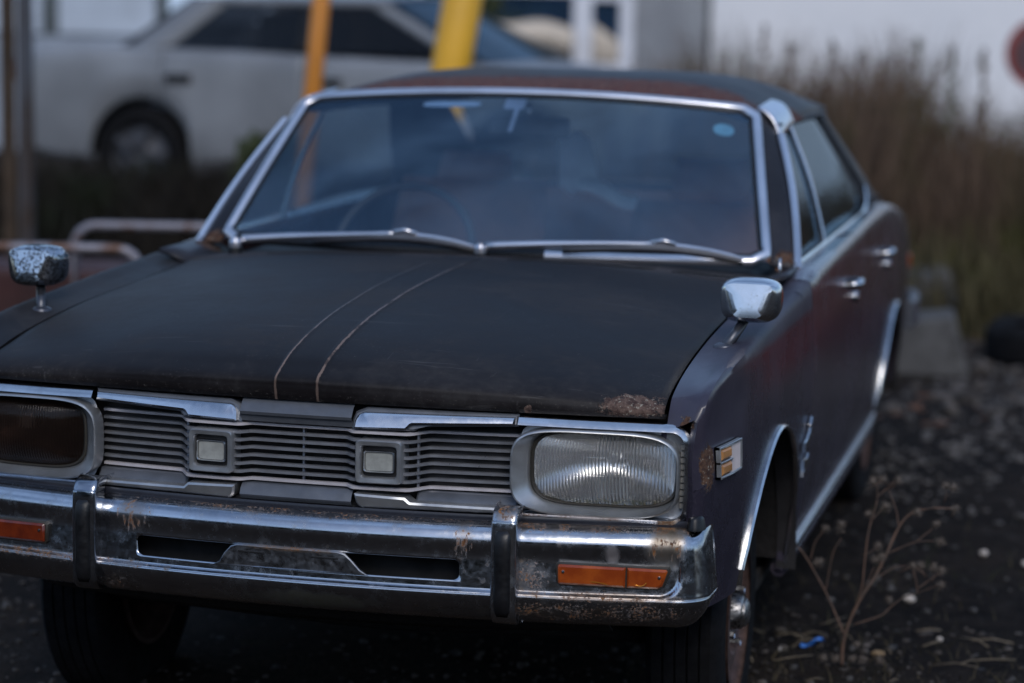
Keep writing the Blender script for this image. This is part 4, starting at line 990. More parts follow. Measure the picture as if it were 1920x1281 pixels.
# ================================================================== SURROUNDINGS
WHITE = simple('white_car_paint', (.225, .235, .25), .4, 0, .22, 1.2, coat=.15)
def white_sedan():
    ox, oy, oz, a = -2.95, 9.74, .34, math.radians(-5.4)
    ca, sa = math.cos(a), math.sin(a)
    wc = empty('parked_sedan', (ox, oy, oz)); wc.rotation_euler = (0, 0, a)
    tag(wc, 'white sedan with dark windows parked on the rise behind the black car', 'car')
    ST = [(-2.12, .70, .45, .80), (-2.05, .78, .30, .92), (-1.7, .82, .26, .955), (-1.0, .84, .22, .955), (0, .85, .22, .93), (1.0, .845, .22, .90), (1.5, .83, .24, .82), (1.95, .79, .28, .74), (2.1, .70, .40, .62)]
    fw = smooth_interp([s_[0] for s_ in ST], [s_[1] for s_ in ST]); fb = smooth_interp([s_[0] for s_ in ST], [s_[2] for s_ in ST]); ft = smooth_interp([s_[0] for s_ in ST], [s_[3] for s_ in ST])
    WX = (-1.22, 1.22); r = .345
    def panel(nm, x0, x1, sd, mat=WHITE):
        xsq = set(np.linspace(x0, x1, 20))
        for c in WX:
            for t in np.linspace(0, math.pi, 25):
                v = c-r*math.cos(t)
                if x0 < v < x1: xsq.add(v)
        rows = []
        for x in sorted(xsq):
            W, B, T = fw(x), fb(x), ft(x)
            for c in WX:
                if abs(x-c) < r: B = max(B, .30+math.sqrt(r*r-(x-c)**2))
            pts = cr([(W*.90, T), (W*.965, T-.03), (W*.99, T-.12), (W, lerp(B, T, .45)), (W*.985, lerp(B, T, .2)), (W*.95, B)], 16)
            rows.append([(x, sd*p, q) for p, q in pts])
        return grid(nm, rows, mat, wc, thick=.02)
    for sd in (-1, 1):
        panel('rear_fender', -2.12, -1.08, sd); rd_ = panel('rear_door', -1.07, -.12, sd); fd_ = panel('front_door', -.11, .93, sd); panel('front_fender', .94, 2.1, sd)
        for dd, x in ((rd_, -.95), (fd_, .04)):
            box('door_handle', (x, sd*.845, .775), (.17, .03, .055), DARK, dd, .01)
        for c in WX:
            wh = empty('wheel', (c, sd*.74, .30), wc)
            lathe('tyre', [(.20, -.09), (.26, -.10), (.295, -.07), (.30, 0), (.295, .07), (.26, .10), (.20, .09)], TYRE, wh, 32, 'Y')
            lathe('rim', [(0, sd*.06), (.06, sd*.075), (.10, sd*.055), (.17, sd*.05), (.195, sd*.08), (.20, sd*.02)], simple('alloy_rim', (.10, .10, .11), .5, .6), wh, 32, 'Y')
            for k in range(5):
                t = 2*math.pi*k/5; sp = mk('rim_spoke', [(.05*math.cos(t+.5), sd*.085, .05*math.sin(t+.5)), (.05*math.cos(t-.5), sd*.085, .05*math.sin(t-.5)), (.185*math.cos(t-.14), sd*.09, .185*math.sin(t-.14)), (.185*math.cos(t+.14), sd*.09, .185*math.sin(t+.14))], [(0, 1, 2, 3)], bpy.data.materials['alloy_rim'], wh, False)
                sm_ = sp.modifiers.new('s', 'SOLIDIFY'); sm_.thickness = .02
            mk('wheel_well', [(c+r*math.cos(t), sd*y_, .30+r*math.sin(t)) for t in np.linspace(0, math.pi, 16) for y_ in (.50, .82)], [(2*k, 2*k+1, 2*k+3, 2*k+2) for k in range(15)], DARK, wc)
    for sd in (-1, 1):
        sweep('sill', [(x, sd*(fw(x)*.955), .24) for x in np.linspace(-.85, .85, 10)], rprof(.03, .10, .3), simple('dull_sill', (.07, .07, .075), .6), wc)
        box('tail_lamp', (-2.06, sd*.70, .80), (.10, .16, .14), AMBER_D, wc, .01)
    # lids
    grid('trunk_lid', [[(x, u*fw(x)*.91, ft(x)+.012*(1-u*u)) for u in np.linspace(-1, 1, 8)] for x in np.linspace(-2.1, -1.36, 8)], WHITE, wc, thick=.02)
    grid('bonnet', [[(x, u*fw(x)*.91, ft(x)+.02*(1-u*u)) for u in np.linspace(-1, 1, 8)] for x in np.linspace(.9, 2.1, 10)], WHITE, wc, thick=.02)
    grid('rear_bumper', [[(-2.16+.14*abs(u)**4, u*.80, z) for z in (.30, .36, .52, .56)] for u in np.linspace(-1, 1, 14)], WHITE, wc, thick=.03)
    # greenhouse
    def gp(x, v, sd): return (x, sd*lerp(.775, .61, v)+0, lerp(.935, 1.255, v))
    def edge(x0, x1): return lambda v: lerp(x0, x1, v)
    cR, cF = edge(-1.33, -.96), edge(.93, .28)       # rear/front ends of the side glass area at belt/top
    def zl(v): return lerp(.935, 1.33, v)
    for sd in (-1, 1):
        grid('side_window', [[gp(lerp(cR(v)+.26, -.20, t), v, sd) for v in np.linspace(.04, .87, 8)] for t in np.linspace(0, 1, 8)], GLASS_C, wc)
        grid('side_window', [[gp(lerp(-.10, cF(v)-.12, t), v, sd) for v in np.linspace(.04, .87, 8)] for t in np.linspace(0, 1, 8)], GLASS_C, wc)
        grid('door_pillar', [[gp(x, v, sd*1.002) for v in np.linspace(0, 1, 6)] for x in (-.21, -.09)], DARK, wc, thick=.02)
        grid('rear_pillar', [[tuple(Vector(gp(lerp(cR(v), cR(v)+.27, t), v, sd))+Vector((0, sd*.006, 0))) for v in np.linspace(0, 1, 8)] for t in (0, .5, 1)], WHITE, wc, thick=.03)
        grid('windscreen_pillar', [[tuple(Vector(gp(lerp(cF(v)-.13, cF(v), t), v, sd))+Vector((0, sd*.006, 0))) for v in np.linspace(0, 1, 8)] for t in (0, .5, 1)], WHITE, wc, thick=.03)
        sweep('roof_rail', [gp(x, .95, sd) for x in np.linspace(-.82, .33, 10)], rprof(.05, .06, .4), WHITE, wc)
    grid('roof', [[(x, u*.62, 1.250+.055*(1-u*u)*(1-.3*abs(x+.2))) for u in np.linspace(-1, 1, 10)] for x in np.linspace(-.87, .32, 10)], WHITE, wc, thick=.02)
    grid('windscreen', [[(lerp(1.0, .30, v)+.05*(1-u*u), u*lerp(.74, .59, v), lerp(.91, 1.265, v)) for v in np.linspace(0, 1, 6)] for u in np.linspace(-1, 1, 10)], GLASS_C, wc)
    grid('back_window', [[(lerp(-1.40, -.98, v)-.04*(1-u*u), u*lerp(.74, .59, v), lerp(.955, 1.265, v)) for v in np.linspace(0, 1, 6)] for u in np.linspace(-1, 1, 10)], GLASS_C, wc)
    box('cabin_block', (-.1, 0, .62), (2.0, 1.3, .5), DARK, wc, .05)
    for sx in (-.5, .45): box('seat_back', (sx, -.34, 1.0), (.14, .46, .36), DARK, wc, .05); box('seat_back', (sx, .34, 1.0), (.14, .46, .36), DARK, wc, .05)
white_sedan()

# posts, poles, rails
m = M('rusty_steel'); m.set(col=m.mix(m.rng(m.noise(1, 5, .6, m.scaled((6, 6, 1.2))), .42, .60), (.085, .09, .105), (.05, .03, .018)), rough=.6, metal=.2); STEEL = m.m
pt = empty('steel_post', (-3.56, 6.04, 0)); tag(pt, 'rust-streaked grey steel post at the left edge of the picture', 'post')
def pbox(c, s_, mat, nm):
    o = mk(nm, boxv(c, s_), BOXF, mat, pt, False); bevel(o, .004); return o
pbox((-.035, -.02, 1.35), (.075, .012, 2.7), simple('brown_rust', (.045, .028, .016), .8, 0, .4, 5), 'web'); pbox((.035, .02, 1.35), (.065, .05, 2.7), STEEL, 'flange'); pbox((.0, 0, .01), (.22, .2, .02), STEEL, 'base_plate')
YEL = simple('yellow_plastic', (.78, .42, .03), .45, 0, .08, 3); ORG = simple('orange_yellow_plastic', (.66, .25, .035), .5, 0, .1, 3)
def lean(name, top, bot, r, mat, label):
    o = tube(name, [bot, Vector(bot).lerp(Vector(top), .5), top], r, mat, None, 16, up=(0, 1, 0)); tag(o, label, 'pole'); return o
# both lean to the right as they rise
lean('guard_pole', (-2.10, 6.57, 2.9), (-2.235, 6.20, .10), .043, ORG, 'slim orange-yellow leaning pole behind the roof, in front of the white sedan')
lean('guard_pole', (-1.37, 6.80, 2.9), (-1.70, 6.30, .05), .095, YEL, 'thick bright yellow leaning pole behind the middle of the roof')
def hoop(pts, z1, label):
    path = [Vector((pts[0][0], pts[0][1], 0)), Vector((pts[0][0], pts[0][1], z1-.08))]
    a, b_ = Vector((*pts[0], z1)), Vector((*pts[1], z1)); d = (b_-a).normalized()
    for t in (20, 45, 70): path.append(a+d*(.08*(1-math.cos(math.radians(t))))+Vector((0, 0, -.08+.08*math.sin(math.radians(t)))))
    path += [a+d*.08, a.lerp(b_, .5), b_-d*.08]
    for t in (70, 45, 20): path.append(b_-d*(.08*(1-math.cos(math.radians(t))))+Vector((0, 0, -.08+.08*math.sin(math.radians(t)))))
    path += [Vector((*pts[1], z1-.08)), Vector((*pts[1], 0))]
    m_ = STEELP; o = tube('hoop_barrier', path, .019, m_, None, 10); tag(o, label, 'barrier', 'steel hoop barriers'); return o
m = M('worn_steel_pipe'); m.set(col=m.mix(m.rng(m.noise(11, 5), .48, .62), (.24, .23, .26), (.14, .075, .05)), rough=.5, metal=.4); STEELP = m.m
hoop(((-2.375, 4.14), (-1.60, 4.34)), .700, 'bent steel pipe hoop further back, running behind the windshield pillar')
hoop(((-2.62, 3.24), (-1.80, 3.448)), .695, 'bent steel pipe hoop nearer us, behind the pitted fender mirror')
o = box('wooden_crate', (-2.95, 5.1, .22), (1.4, .5, .42), simple('dark_red_paint', (.035, .010, .009), .7, 0, .4, 4), None, .02, rz=.2); tag(o, 'dark reddish low box lying behind the steel hoops', 'box')
# dark scrub under and before the white car
def blades(name, n, fx, hgt, wid, cols, lean_=.25, label='', seg=3, kind='stuff', cat='grass'):
    V = np.zeros((n, (seg+1)*2, 3)); 
    for k in range(n):
        x, y = fx(); h = hgt(x, y); wd = wid*rng.uniform(.6, 1.4); a = rng.uniform(0, math.pi); lx, ly = rng.normal(0, lean_, 2)*h
        dx, dy = math.cos(a)*wd, math.sin(a)*wd; g = gh(x, y)
        for j in range(seg+1):
            t = j/seg; ww = 1-.85*t
            px_, py_, pz_ = x+lx*t*t, y+ly*t*t, g+h*t
            V[k, 2*j] = (px_-dx*ww, py_-dy*ww, pz_); V[k, 2*j+1] = (px_+dx*ww, py_+dy*ww, pz_)
    F = []; q = (seg+1)*2
    for k in range(n):
        for j in range(seg): b_ = k*q+2*j; F.append((b_, b_+1, b_+3, b_+2))
    me = bpy.data.meshes.new(name); me.from_pydata(V.reshape(-1, 3).tolist(), [], F); me.materials.append(cols)
    o = bpy.data.objects.new(name, me); COL.objects.link(o); tag(o, label, kind=kind); o['category'] = cat; return o
def strawmat(name, c1, c2, c3):
    m = M(name); g = m.t.nodes.new('ShaderNodeNewGeometry').outputs['Random Per Island']
    c = m.mix(m.rng(g, 0, 1, smooth=False), c1, c2); c = m.mix(m.rng(m.noise(1.3, 4), .5, .65), c, c3)
    m.set(col=c, rough=.8, spec=.2); return m.m
DRY = strawmat('dry_grass', (.165, .11, .075), (.055, .036, .026), (.075, .070, .028))
DRYD = strawmat('dark_scrub', (.022, .018, .013), (.012, .010, .008), (.02, .024, .012))
def ftop(x, y):
    b = 1.12+.16*math.sin(x*2.1+2.6)+.12*math.sin(x*5.3+1)+.10*math.sin(x*11)
    return max(.3, b)*rng.uniform(.55, 1.15)
blades('dry_grass', 20000, lambda: (rng.uniform(-1.6, 4.6), rng.uniform(8.1, 12.5)), lambda x, y: ftop(x, y)*(.80+.05*(y-8)), .010, DRY, .14, 'tall brown dry weeds and grass standing thick before the white wall', 3)
blades('dry_grass_fringe', 5000, lambda: (rng.uniform(-.6, 4.0), rng.uniform(7.3, 8.7)), lambda x, y: rng.uniform(.12, .55), .009, strawmat('dry_fringe', (.12, .10, .05), (.05, .045, .022), (.09, .095, .025)), .3, 'short yellowish dry grass along the foot of the tall weeds', 3)
blades('dark_scrub', 9000, lambda: (rng.uniform(-6.5, -1.2), rng.uniform(7.2, 8.9)), lambda x, y: rng.uniform(.12, .36), .012, DRYD, .35, 'dark low scrub and dead leaves on the bank under the white sedan', 3)
blades('ground_weeds', 1500, lambda: (rng.uniform(.45, 1.9), rng.uniform(.7, 1.62) if rng.random() < .7 else rng.uniform(1.5, 3.2)), lambda x, y: rng.uniform(.010, .045), .0014, strawmat('ground_weed', (.10, .08, .05), (.035, .032, .018), (.04, .05, .018)), .9, 'sparse low dry weeds and moss on the ground near the foot of the dry plant', 2)
# single tall seed stalks
for k in range(14):
    x, y = rng.uniform(-.9, 3.2), rng.uniform(8.6, 10.5); h = rng.uniform(1.15, 1.5); lx = rng.normal(0, .10)
    st = tube('seed_stalk', [(x, y, 0), (x+lx*.4, y, h*.5), (x+lx, y+.03, h*.92)], .006, DRY, None, 5, scale=[1, .8, .5]); tag(st, 'dry seed stalk rising out of the brown weeds before the white wall', 'plant', 'tall dry seed stalks')
    tops = MB()
    for j in range(22):
        p = Vector((x+lx, y+.03, h*(.70+.30*j/21)))+Vector(rng.normal(0, .022*(1.1-j/24), 3)); tops.box(p, (.020, .020, .032), rng.uniform(0, 3))
    sh_ = tops.build('seed_head', DRY, st); sh_['kind'] = 'stuff'
# white building behind the grass
m = M('white_render'); m.set(col=m.mix(m.rng(m.noise(.8, 6, .7), .35, .7), (.84, .84, .86), (.76, .77, .80)), rough=.9); WALLM = m.m
def wall(name, a, b_, z0, z1, th, mat, label):
    a, b_ = Vector((*a, 0)), Vector((*b_, 0)); d = (b_-a); c = (a+b_)/2
    o = box(name, (c.x, c.y, (z0+z1)/2), (d.length, th, z1-z0), mat, None, .01, rz=math.atan2(d.y, d.x)); tag(o, label, 'wall'); return o
wall('white_wall', (-2.99, 21.86), (6.0, 24.1), -.1, 3.4, .3, WALLM, 'plain white wall of a building beyond the dry weeds')
# shed with white framed windows and a grey panel
sh = empty('shed', (-3.2, 15.5, 0)); tag(sh, 'white shed with framed sliding windows and a grey sheet-metal corner', 'shed')
d = Vector((.9675, .252, 0)); nrm_ = Vector((.252, -.9675, 0))
A = Vector((-3.835, 15.376, 0))
def sb(nm, u0, u1, z0, z1, dep, mat, off=0, bev=.006, par=sh):
    c = A+d*((u0+u1)/2)+nrm_*(off)-sh.location; c.z = (z0+z1)/2
    R_ = Matrix.Rotation(math.atan2(d.y, d.x), 3, 'Z')
    o = mk(nm, [R_ @ Vector(v)+c for v in boxv((0, 0, 0), (u1-u0, dep, z1-z0))], BOXF, mat, par, False); bevel(o, bev) if bev else None; return o
WF = simple('white_window_frame', (.72, .73, .78), .5, 0, .06, 4); GRYP = simple('grey_sheet_metal', (.26, .27, .29), .6, 0, .1, 3)
m = M('corrugated_grey'); x, y, z = m.xyz(); m.set(col=m.mix(m.rng(m.noise(3, 4), .3, .7), (.25, .26, .28), (.32, .33, .35)), rough=.55); 
sb('lower_wall', -.55, 1.30, -.05, 1.055, .12, WF, -.02)
sb('window_sill', -.55, 1.31, 1.055, 1.12, .14, WF)
sb('window_frame', .78, .945, 1.12, 1.72, .09, WF); sb('window_frame', 1.18, 1.30, 1.12, 1.72, .09, WF); sb('window_frame', -.60, -.50, 1.12, 1.72, .09, WF)
sb('window_head', -.60, 1.30, 1.70, 1.80, .09, WF); sb('window_frame', .945, 1.18, 1.655, 1.70, .08, WF)
sb('upper_wall', -.60, 1.30, 1.80, 2.7, .10, GRYP)
for u0, u1 in ((-.50, .78), (.945, 1.18)): sb('window_pane', u0, u1, 1.12, 1.70, .008, GLASS_W, -.01, 0)
for k in range(9): u = 1.31+k*.068; sb('metal_sheet', u, u+.064, -.05, 2.7, .03+.008*(k % 2), m.m, 0, .006)
sb('corner_trim', 1.925, 1.965, -.05, 2.7, .07, DARK, .01)
sb('inner_wall', -.6, 1.9, 0, 2.6, .02, DARK, -1.6, 0); sb('shed_roof', -.8, 2.0, 2.7, 2.78, 2.0, GRYP, -.8)
BEI = simple('beige_tarp', (.62, .53, .43), .8, 0, .12, 2)
b0 = A-nrm_*.45
b0 = A+nrm_*.10
rows = [[tuple(b0+d*u+Vector((0, 0, lerp(1.50, 1.36, (u+.5)/1.6)-.16*v-.03*math.sin(u*9))) + nrm_*(.10*math.sin(v*3))) for v in np.linspace(0, 1, 6)] for u in np.linspace(-.5, .77, 18)]
o = grid('rolled_tarp', rows, BEI, None, thick=.05); tag(o, 'beige rolled tarp hanging across the wide window of the shed', 'tarp')
rows = [[tuple(A+nrm_*.02+d*u+Vector((0, 0, lerp(1.50, 1.26, (u-.9)/.35)*(1-v)+1.12*v))) for v in np.linspace(0, 1, 4)] for u in np.linspace(.95, 1.175, 6)]
o = grid('draped_sheet', rows, BEI, None, thick=.03); tag(o, 'beige sheet hanging in the small shed window', 'sheet')
# pale panelled store behind the white car
ps = empty('panelled_store', (-6.8, 13.5, 0)); tag(ps, 'long pale blue-white panelled store behind the parked sedan', 'building')
A2 = Vector((-9.5, 12.9, 0)); 
def sb2(nm, u0, u1, z0, z1, dep, mat, off=0):
    c = A2+d*((u0+u1)/2)+nrm_*off-ps.location; c.z = (z0+z1)/2; R_ = Matrix.Rotation(math.atan2(d.y, d.x), 3, 'Z')
    o = mk(nm, [R_ @ Vector(v)+c for v in boxv((0, 0, 0), (u1-u0, dep, z1-z0))], BOXF, mat, ps, False); bevel(o, .01); return o
PAN = simple('pale_panel', (.48, .54, .62), .6, 0, .12, 2)
sb2('base_wall', 0, 3.55, -.1, 1.28, .1, simple('base_wall_grey', (.30, .34, .40), .7, 0, .15, 2))
for k, (u0, u1) in enumerate(((0, 1.0), (1.06, 2.0), (2.08, 2.52), (2.66, 3.45))): sb2('wall_panel', u0, u1, 1.30, 2.8, .06, PAN, .02)
sb2('back_board', 0, 3.55, 1.28, 2.85, .03, simple('green_grey_gap', (.09, .11, .12), .7), -.05)
# dark store front and shrubs between sheds
o = wall('timber_wall', (-6.2, 16.6), (-3.6, 17.3), -.1, 2.6, .15, simple('brown_timber', (.060, .050, .042), .8, 0, .4, 4), 'dark brown timber wall between the store and the shed')
FOL = strawmat('shrub_leaf', (.055, .070, .035), (.03, .04, .02), (.08, .08, .04))
def shrub(c, rx, rz_, n, label):
    V = []; F = []
    for k in range(n):
        dv = Vector(rng.normal(0, 1, 3)).normalized()*rng.uniform(.35, 1)**.5; p = Vector((c[0]+dv.x*rx, c[1]+dv.y*rx, c[2]+dv.z*rz_)); a = Vector(rng.normal(0, .05, 3)); b_ = Vector(rng.normal(0, .05, 3)); i = len(V)
        V += [p-a-b_, p+a-b_, p+a+b_, p-a+b_]; F.append((i, i+1, i+2, i+3))
    r_ = empty('shrub', (c[0], c[1], 0)); tag(r_, label, 'shrub')
    V = [v-r_.location for v in V]; o = mk('foliage', V, F, FOL, r_, False)
    for k in range(5): tube('stem', [(0, 0, 0), (rng.normal(0, .1), rng.normal(0, .1), c[2]*.6), (rng.normal(0, rx*.5), rng.normal(0, rx*.5), c[2])], .012, DRYD, r_, 5)
shrub((-4.2, 15.9, 1.6), .75, .6, 1500, 'leafy green-brown shrub behind the roof of the white sedan')
shrub((-3.3, 8.75, .55), .14, .16, 160, 'small green tuft growing beside the front door of the white sedan')
# round sign at the right edge
sg = empty('round_sign', (.93, 13.43, -.05)); tag(sg, 'round red-ringed road sign on a post at the right edge', 'sign')
tube('post', [(0, .03, 0), (0, .03, 1.65)], .03, STEEL, sg, 10)
RED = simple('sign_red', (.24, .04, .035), .5); face = simple('sign_face', (.09, .045, .05), .5)
def disc(nm, r, y0, mat, r0=0):
    n = 40; V = [(r*math.cos(2*math.pi*k/n), y0, 1.365+r*math.sin(2*math.pi*k/n)) for k in range(n)]
    if r0: V += [(r0*math.cos(2*math.pi*k/n), y0, 1.365+r0*math.sin(2*math.pi*k/n)) for k in range(n)]; F = [(k, (k+1) % n, n+(k+1) % n, n+k) for k in range(n)]
    else: V.append((0, y0, 1.365)); F = [(k, (k+1) % n, n) for k in range(n)]
    o = mk(nm, V, F, mat, sg, False); sm_ = o.modifiers.new('s', 'SOLIDIFY'); sm_.thickness = .004; return o
disc('backing', .262, 0, GRYP); disc('face', .255, -.008, face); disc('ring', .262, -.014, RED, .205)
sg.rotation_euler = (0, 0, math.radians(14))
# concrete block and old tyre in the rubble
m = M('concrete'); m.set(col=m.mix(m.rng(m.noise(9, 6, .7), .35, .68), (.10, .097, .094), (.055, .052, .05)), rough=.9, normal=m.bump(m.noise(60, 6), .5, .01)); CONC = m.m
bk = [(0, 0, 0), (.34, 0, 0), (.30, .30, 0), (.02, .34, 0), (.0, .03, .235), (.26, .02, .27), (.24, .26, .285), (.03, .28, .25)]
o = mk('concrete_block', [(a+.60, b_+6.05, c) for a, b_, c in bk], [(0, 1, 2, 3), (4, 7, 6, 5), (0, 4, 5, 1), (1, 5, 6, 2), (2, 6, 7, 3), (3, 7, 4, 0)], CONC, None, False); bevel(o, .02, 3); tag(o, 'broken grey concrete block behind the rear wheel of the black car', 'concrete block')
o = mk('concrete_block', [(a*1.3+.40, b_*1.2+7.5, c*1.15) for a, b_, c in bk], [(0, 1, 2, 3), (4, 7, 6, 5), (0, 4, 5, 1), (1, 5, 6, 2), (2, 6, 7, 3), (3, 7, 4, 0)], CONC, None, False); bevel(o, .03, 3); tag(o, 'larger weathered grey stone block half hidden in the weeds', 'concrete block')
o = lathe('old_tyre', [(.20, -.08), (.28, -.10), (.32, -.06), (.325, 0), (.32, .06), (.28, .10), (.20, .08), (.22, 0)], TYRE, None, 40, 'Z', 30, c=(1.28, 6.75, .085)); tag(o, 'old black tyre lying flat among the rubble', 'tyre')
# litter and stones on the asphalt
def lump(name, c, s_, mat, label, cat='stone', seed=0):
    r_ = np.random.default_rng(seed); bmx = bmesh.new(); bmesh.ops.create_icosphere(bmx, subdivisions=2, radius=1)
    for v in bmx.verts: v.co = Vector([v.co[i]*s_[i]*(1+r_.uniform(-.16, .16)) for i in range(3)])+Vector(c)
    me = bpy.data.meshes.new(name); bmx.to_mesh(me); bmx.free(); me.materials.append(mat); o = bpy.data.objects.new(name, me); COL.objects.link(o); tag(o, label, cat); return o
PALE = simple('pale_stone', (.52, .47, .42), .8, 0, .2, 30)
lump('pale_stone', (1.031, 2.034, .010), (.016, .013, .011), PALE, 'largest pale stone on the asphalt, right of the dry weed', seed=1)
lump('pale_stone', (1.192, 2.655, .009), (.013, .013, .010), PALE, 'pale round stone on the open asphalt above the weed', seed=2)
lump('pale_stone', (1.315, 2.56, .009), (.013, .012, .009), PALE, 'pale stone at the right edge of the asphalt', seed=3)
lump('pale_stone', (1.14, 1.66, .006), (.008, .008, .006), PALE, 'tiny white pebble low on the right of the asphalt', seed=4)
lump('tan_stone', (1.005, 1.47, .008), (.018, .011, .008), simple('tan', (.22, .15, .08), .8), 'tan flat stone near the foot of the dry weed', seed=5)
BLU = simple('blue_plastic', (.03, .16, .55), .4); 
rows = [[(.835+.050*u+.008*v, 1.50+.012*u+.020*v, .010+.010*math.sin(u*5)+.006*math.sin(v*4)) for v in np.linspace(0, 1, 5)] for u in np.linspace(-.5, .5, 9)]
o = grid('plastic_scrap', rows, BLU, None, thick=.0015); tag(o, 'crumpled bright blue plastic wrapper on the ground', 'wrapper')
rows = [[(.866+.012*u, 1.512+.016*v, .020+.004*math.sin(u*5)) for v in np.linspace(0, 1, 3)] for u in np.linspace(-.5, .5, 4)]
lump('white_shard', (.768, 1.44, .006), (.004, .016, .004), PALE, 'thin white shard lying below the blue wrapper', 'shard', 7)
STRAW = simple('straw', (.20, .16, .11), .8, 0, .3, 20)
for k in range(28):
    x, y = rng.uniform(.70, 1.5), rng.uniform(1.15, 1.7); a = rng.uniform(0, 3.14); L_ = rng.uniform(.03, .12); z_ = rng.uniform(.004, .014)
    o = tube('dry_twig', [(x, y, z_), (x+L_*.5*math.cos(a), y+L_*.5*math.sin(a), z_+.006), (x+L_*math.cos(a+.2), y+L_*math.sin(a+.2), z_)], rng.uniform(.0008, .002), STRAW, None, 5); tag(o, 'thin dry twig lying on the ground by the weed', 'twig', 'dry twigs on the ground')
DL = simple('dead_leaf', (.10, .045, .022), .8, 0, .4, 30)
for k in range(70):
    x, y = rng.uniform(.3, 2.2), rng.uniform(4.6, 8.0); a = rng.uniform(0, 6.28); s_ = rng.uniform(.02, .045)
    P_ = [(-1, 0, .1), (-.3, .5, .3), (.6, .4, .1), (1, 0, .35), (.5, -.45, .2), (-.4, -.5, .0)]
    o = mk('dead_leaf', [(x+s_*(p*math.cos(a)-q*math.sin(a)), y+s_*(p*math.sin(a)+q*math.cos(a)), .012+s_*r_) for p, q, r_ in P_], [(0, 1, 2, 3, 4, 5)], DL, None, False); tag(o, 'curled brown dead leaf on the rubble', 'leaf', 'fallen brown leaves')
# the dry weed in front
weed = empty('dry_weed', (.932, 1.36, 0)); tag(weed, 'dry branching weed with dark burr heads standing in front of the car', 'weed')
SEG = {'main': [(0.93, -0.034), (0.931, 0.053), (0.945, 0.115), (0.972, 0.178), (0.996, 0.218), (1.022, 0.276), (1.037, 0.316), (1.052, 0.351), (1.068, 0.373), (1.088, 0.388), (1.112, 0.396), (1.133, 0.403), (1.173, 0.406)],
'b1': [(.955, .140), (0.971, 0.204), (0.974, 0.247), (0.979, 0.32), (0.986, 0.363), (0.996, 0.406), (0.995, 0.445)], 'b1a': [(0.988, 0.365), (1.01, 0.39)], 'b1b': [(0.996, 0.419), (1.036, 0.458)],
'b2': [(1.05, 0.357), (1.043, 0.393), (1.026, 0.438)], 'left': [(.931, .045), (0.93, 0.079), (0.907, 0.129), (0.886, 0.175), (0.861, 0.221), (0.843, 0.254), (0.819, 0.286), (0.787, 0.305), (0.757, 0.316)],
'l2': [(0.845, 0.256), (0.854, 0.298), (0.872, 0.327)], 'l3': [(0.884, 0.184), (0.891, 0.232), (0.901, 0.284), (0.917, 0.315)], 'r1': [(.984, .197), (1.0, 0.219), (1.02, 0.233), (1.044, 0.248), (1.073, 0.254)],
'r2': [(1.03, 0.285), (1.063, 0.305), (1.099, 0.321), (1.136, 0.325)], 'r3': [(1.095, 0.32), (1.131, 0.352)], 'r4': [(0.957, 0.146), (0.98, 0.204), (0.997, 0.248)],
'r5': [(.955, .105), (1.016, 0.13), (1.04, 0.153), (1.068, 0.177), (1.092, 0.188), (1.121, 0.203), (1.149, 0.22)], 'r6': [(1.102, 0.193), (1.097, 0.226), (1.092, 0.247)], 'r7': [(1.102, .205), (1.124, 0.224), (1.152, 0.248)]}
HEADS = [(0.986, 0.457), (1.009, 0.462), (1.046, 0.465), (1.02, 0.397), (0.977, 0.375), (1.177, 0.457), (1.157, 0.458), (1.181, 0.406), (1.094, 0.392), (1.138, 0.362), (1.15, 0.322), (0.915, 0.349), (0.91, 0.332), (0.878, 0.334), (0.865, 0.251), (1.005, 0.3), (1.0, 0.27), (1.014, 0.276), (1.087, 0.26), (1.104, 0.259), (1.137, 0.259), (1.155, 0.252), (1.157, 0.219), (1.035, 0.17), (0.752, 0.318), (0.799, 0.306), (0.964, 0.056), (0.885, 0.018), (0.914, 0.018), (0.955, 0.02), (1.018, 0.02), (0.98, 0.022)]
m = M('weed_stem'); m.set(col=m.mix(m.rng(m.noise(30, 4), .35, .65), (.17, .10, .07), (.10, .07, .055)), rough=.7); STEM = m.m
BURR = simple('burr', (.11, .09, .075), .8, 0, .5, 200)
rad = {'main': .0040, 'left': .0028, 'b1': .0023}
off0 = Vector((.932, 1.36, 0))
for nm, pts in SEG.items():
    ph = rng.uniform(0, 6); base_r = rad.get(nm, .0016)
    P_ = [Vector((a, 1.36+.02*math.sin(ph+i*.5)*min(1, i*.3), b_))-off0 for i, (a, b_) in enumerate(pts)]
    if nm == 'main': P_[0].z = 0; 
    q = cr([tuple(p) for p in P_], len(P_)*4); tube('stem', q, base_r, STEM, weed, 7, scale=[lerp(1, .45, i/(len(q)-1)) for i in range(len(q))])
for k in range(16):
    a, b_ = HEADS[int(rng.integers(0, 26))]; dx, dz = rng.normal(0, .028), rng.uniform(.012, .045); c_ = (a+dx, b_-dz)
    tube('stem', [Vector((a, 1.36, b_))-off0, Vector(((a+c_[0])/2+.004, 1.355, (b_+c_[1])/2))-off0, Vector((c_[0], 1.36, c_[1]))-off0], .0009, STEM, weed, 5)
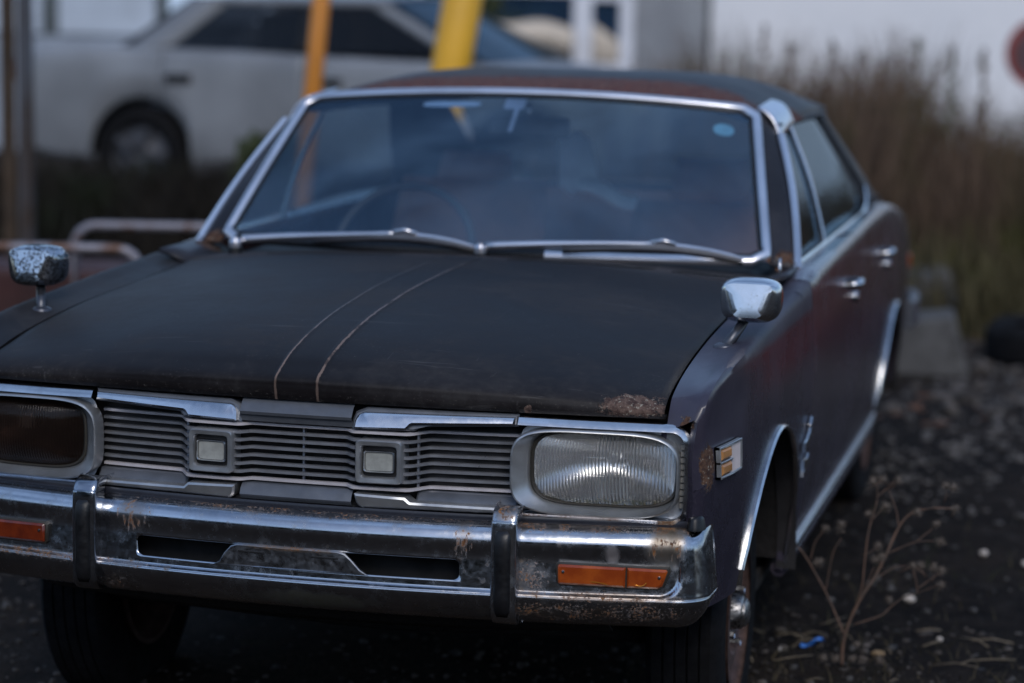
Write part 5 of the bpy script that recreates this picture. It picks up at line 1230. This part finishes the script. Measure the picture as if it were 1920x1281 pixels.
def burr_mesh():
    B = MB(); B.add([Vector(v)*.0045 for v in IV], IF)
    r_ = np.random.default_rng(5)
    for k in range(60):
        dv = Vector(r_.normal(0, 1, 3)).normalized(); t = dv.orthogonal().normalized()*.0006; u = dv.cross(t).normalized()*.0006; b_ = dv*.003; e = dv*r_.uniform(.007, .0105)
        B.add([b_+t, b_-t*.5+u, b_-t*.5-u, e], [(0, 1, 3), (1, 2, 3), (2, 0, 3)])
    return B
proto = burr_mesh().build('burr_head', BURR, weed)
for i, (a, b_) in enumerate(HEADS):
    o = proto if i == 0 else proto.copy()
    if i: COL.objects.link(o); o.parent = weed
    o.location = Vector((a, 1.36+rng.uniform(-.012, .012), b_))-off0; o.rotation_euler = tuple(rng.uniform(0, 6, 3)); k = rng.uniform(1.5, 2.1); o.scale = (k, k, k)

# the open side of the yard: dark trees some way behind the viewer (their reflection darkens the glass and chrome)
def treeline(name, path, hgt, label, n=9000):
    V = []; F = []; P_ = [Vector((*p, 0)) for p in path]
    for k in range(n):
        t = rng.uniform(0, len(P_)-1.001); i = int(t); p = P_[i].lerp(P_[i+1], t-i); h = hgt*(.75+.22*math.sin(p.x*.35+p.y*.2)+.12*math.sin(p.x*1.1)); z = h*rng.random()**.8
        c = p+Vector((rng.normal(0, 1.2), rng.normal(0, 1.2), z)); a = Vector(rng.normal(0, .38, 3)); b_ = Vector(rng.normal(0, .38, 3)); i0 = len(V)
        V += [c-a-b_, c+a-b_, c+a+b_, c-a+b_]; F.append((i0, i0+1, i0+2, i0+3))
    o = mk(name, V, F, strawmat(name+'_leaf', (.030, .034, .018), (.018, .022, .012), (.035, .028, .018)), None, False); tag(o, label, kind='stuff'); o['category'] = 'trees'
treeline('treeline', [(-40, -24), (-15, -27), (10, -28), (32, -24), (46, -8)], 6.5, 'dark row of trees on the far side of the yard')

RP = simple('red_paint', (.34, .020, .015), .4, 0, .25, 3)  # red body out of view, added for the red reflection in the car's side
dr = lathe('red_reflection_drum', [(0, .02), (.27, .0), (.285, .02), (.27, .05), (.27, .27), (.283, .29), (.27, .31), (.27, .57), (.283, .59), (.27, .61), (.27, .84), (.285, .86), (.275, .88), (.262, .865), (0, .865)], RP, None, 40, 'Z', 25, c=(2.20, 7.0, 0)); tag(dr, 'unseen red drum added to give the fender a red reflection', 'drum')
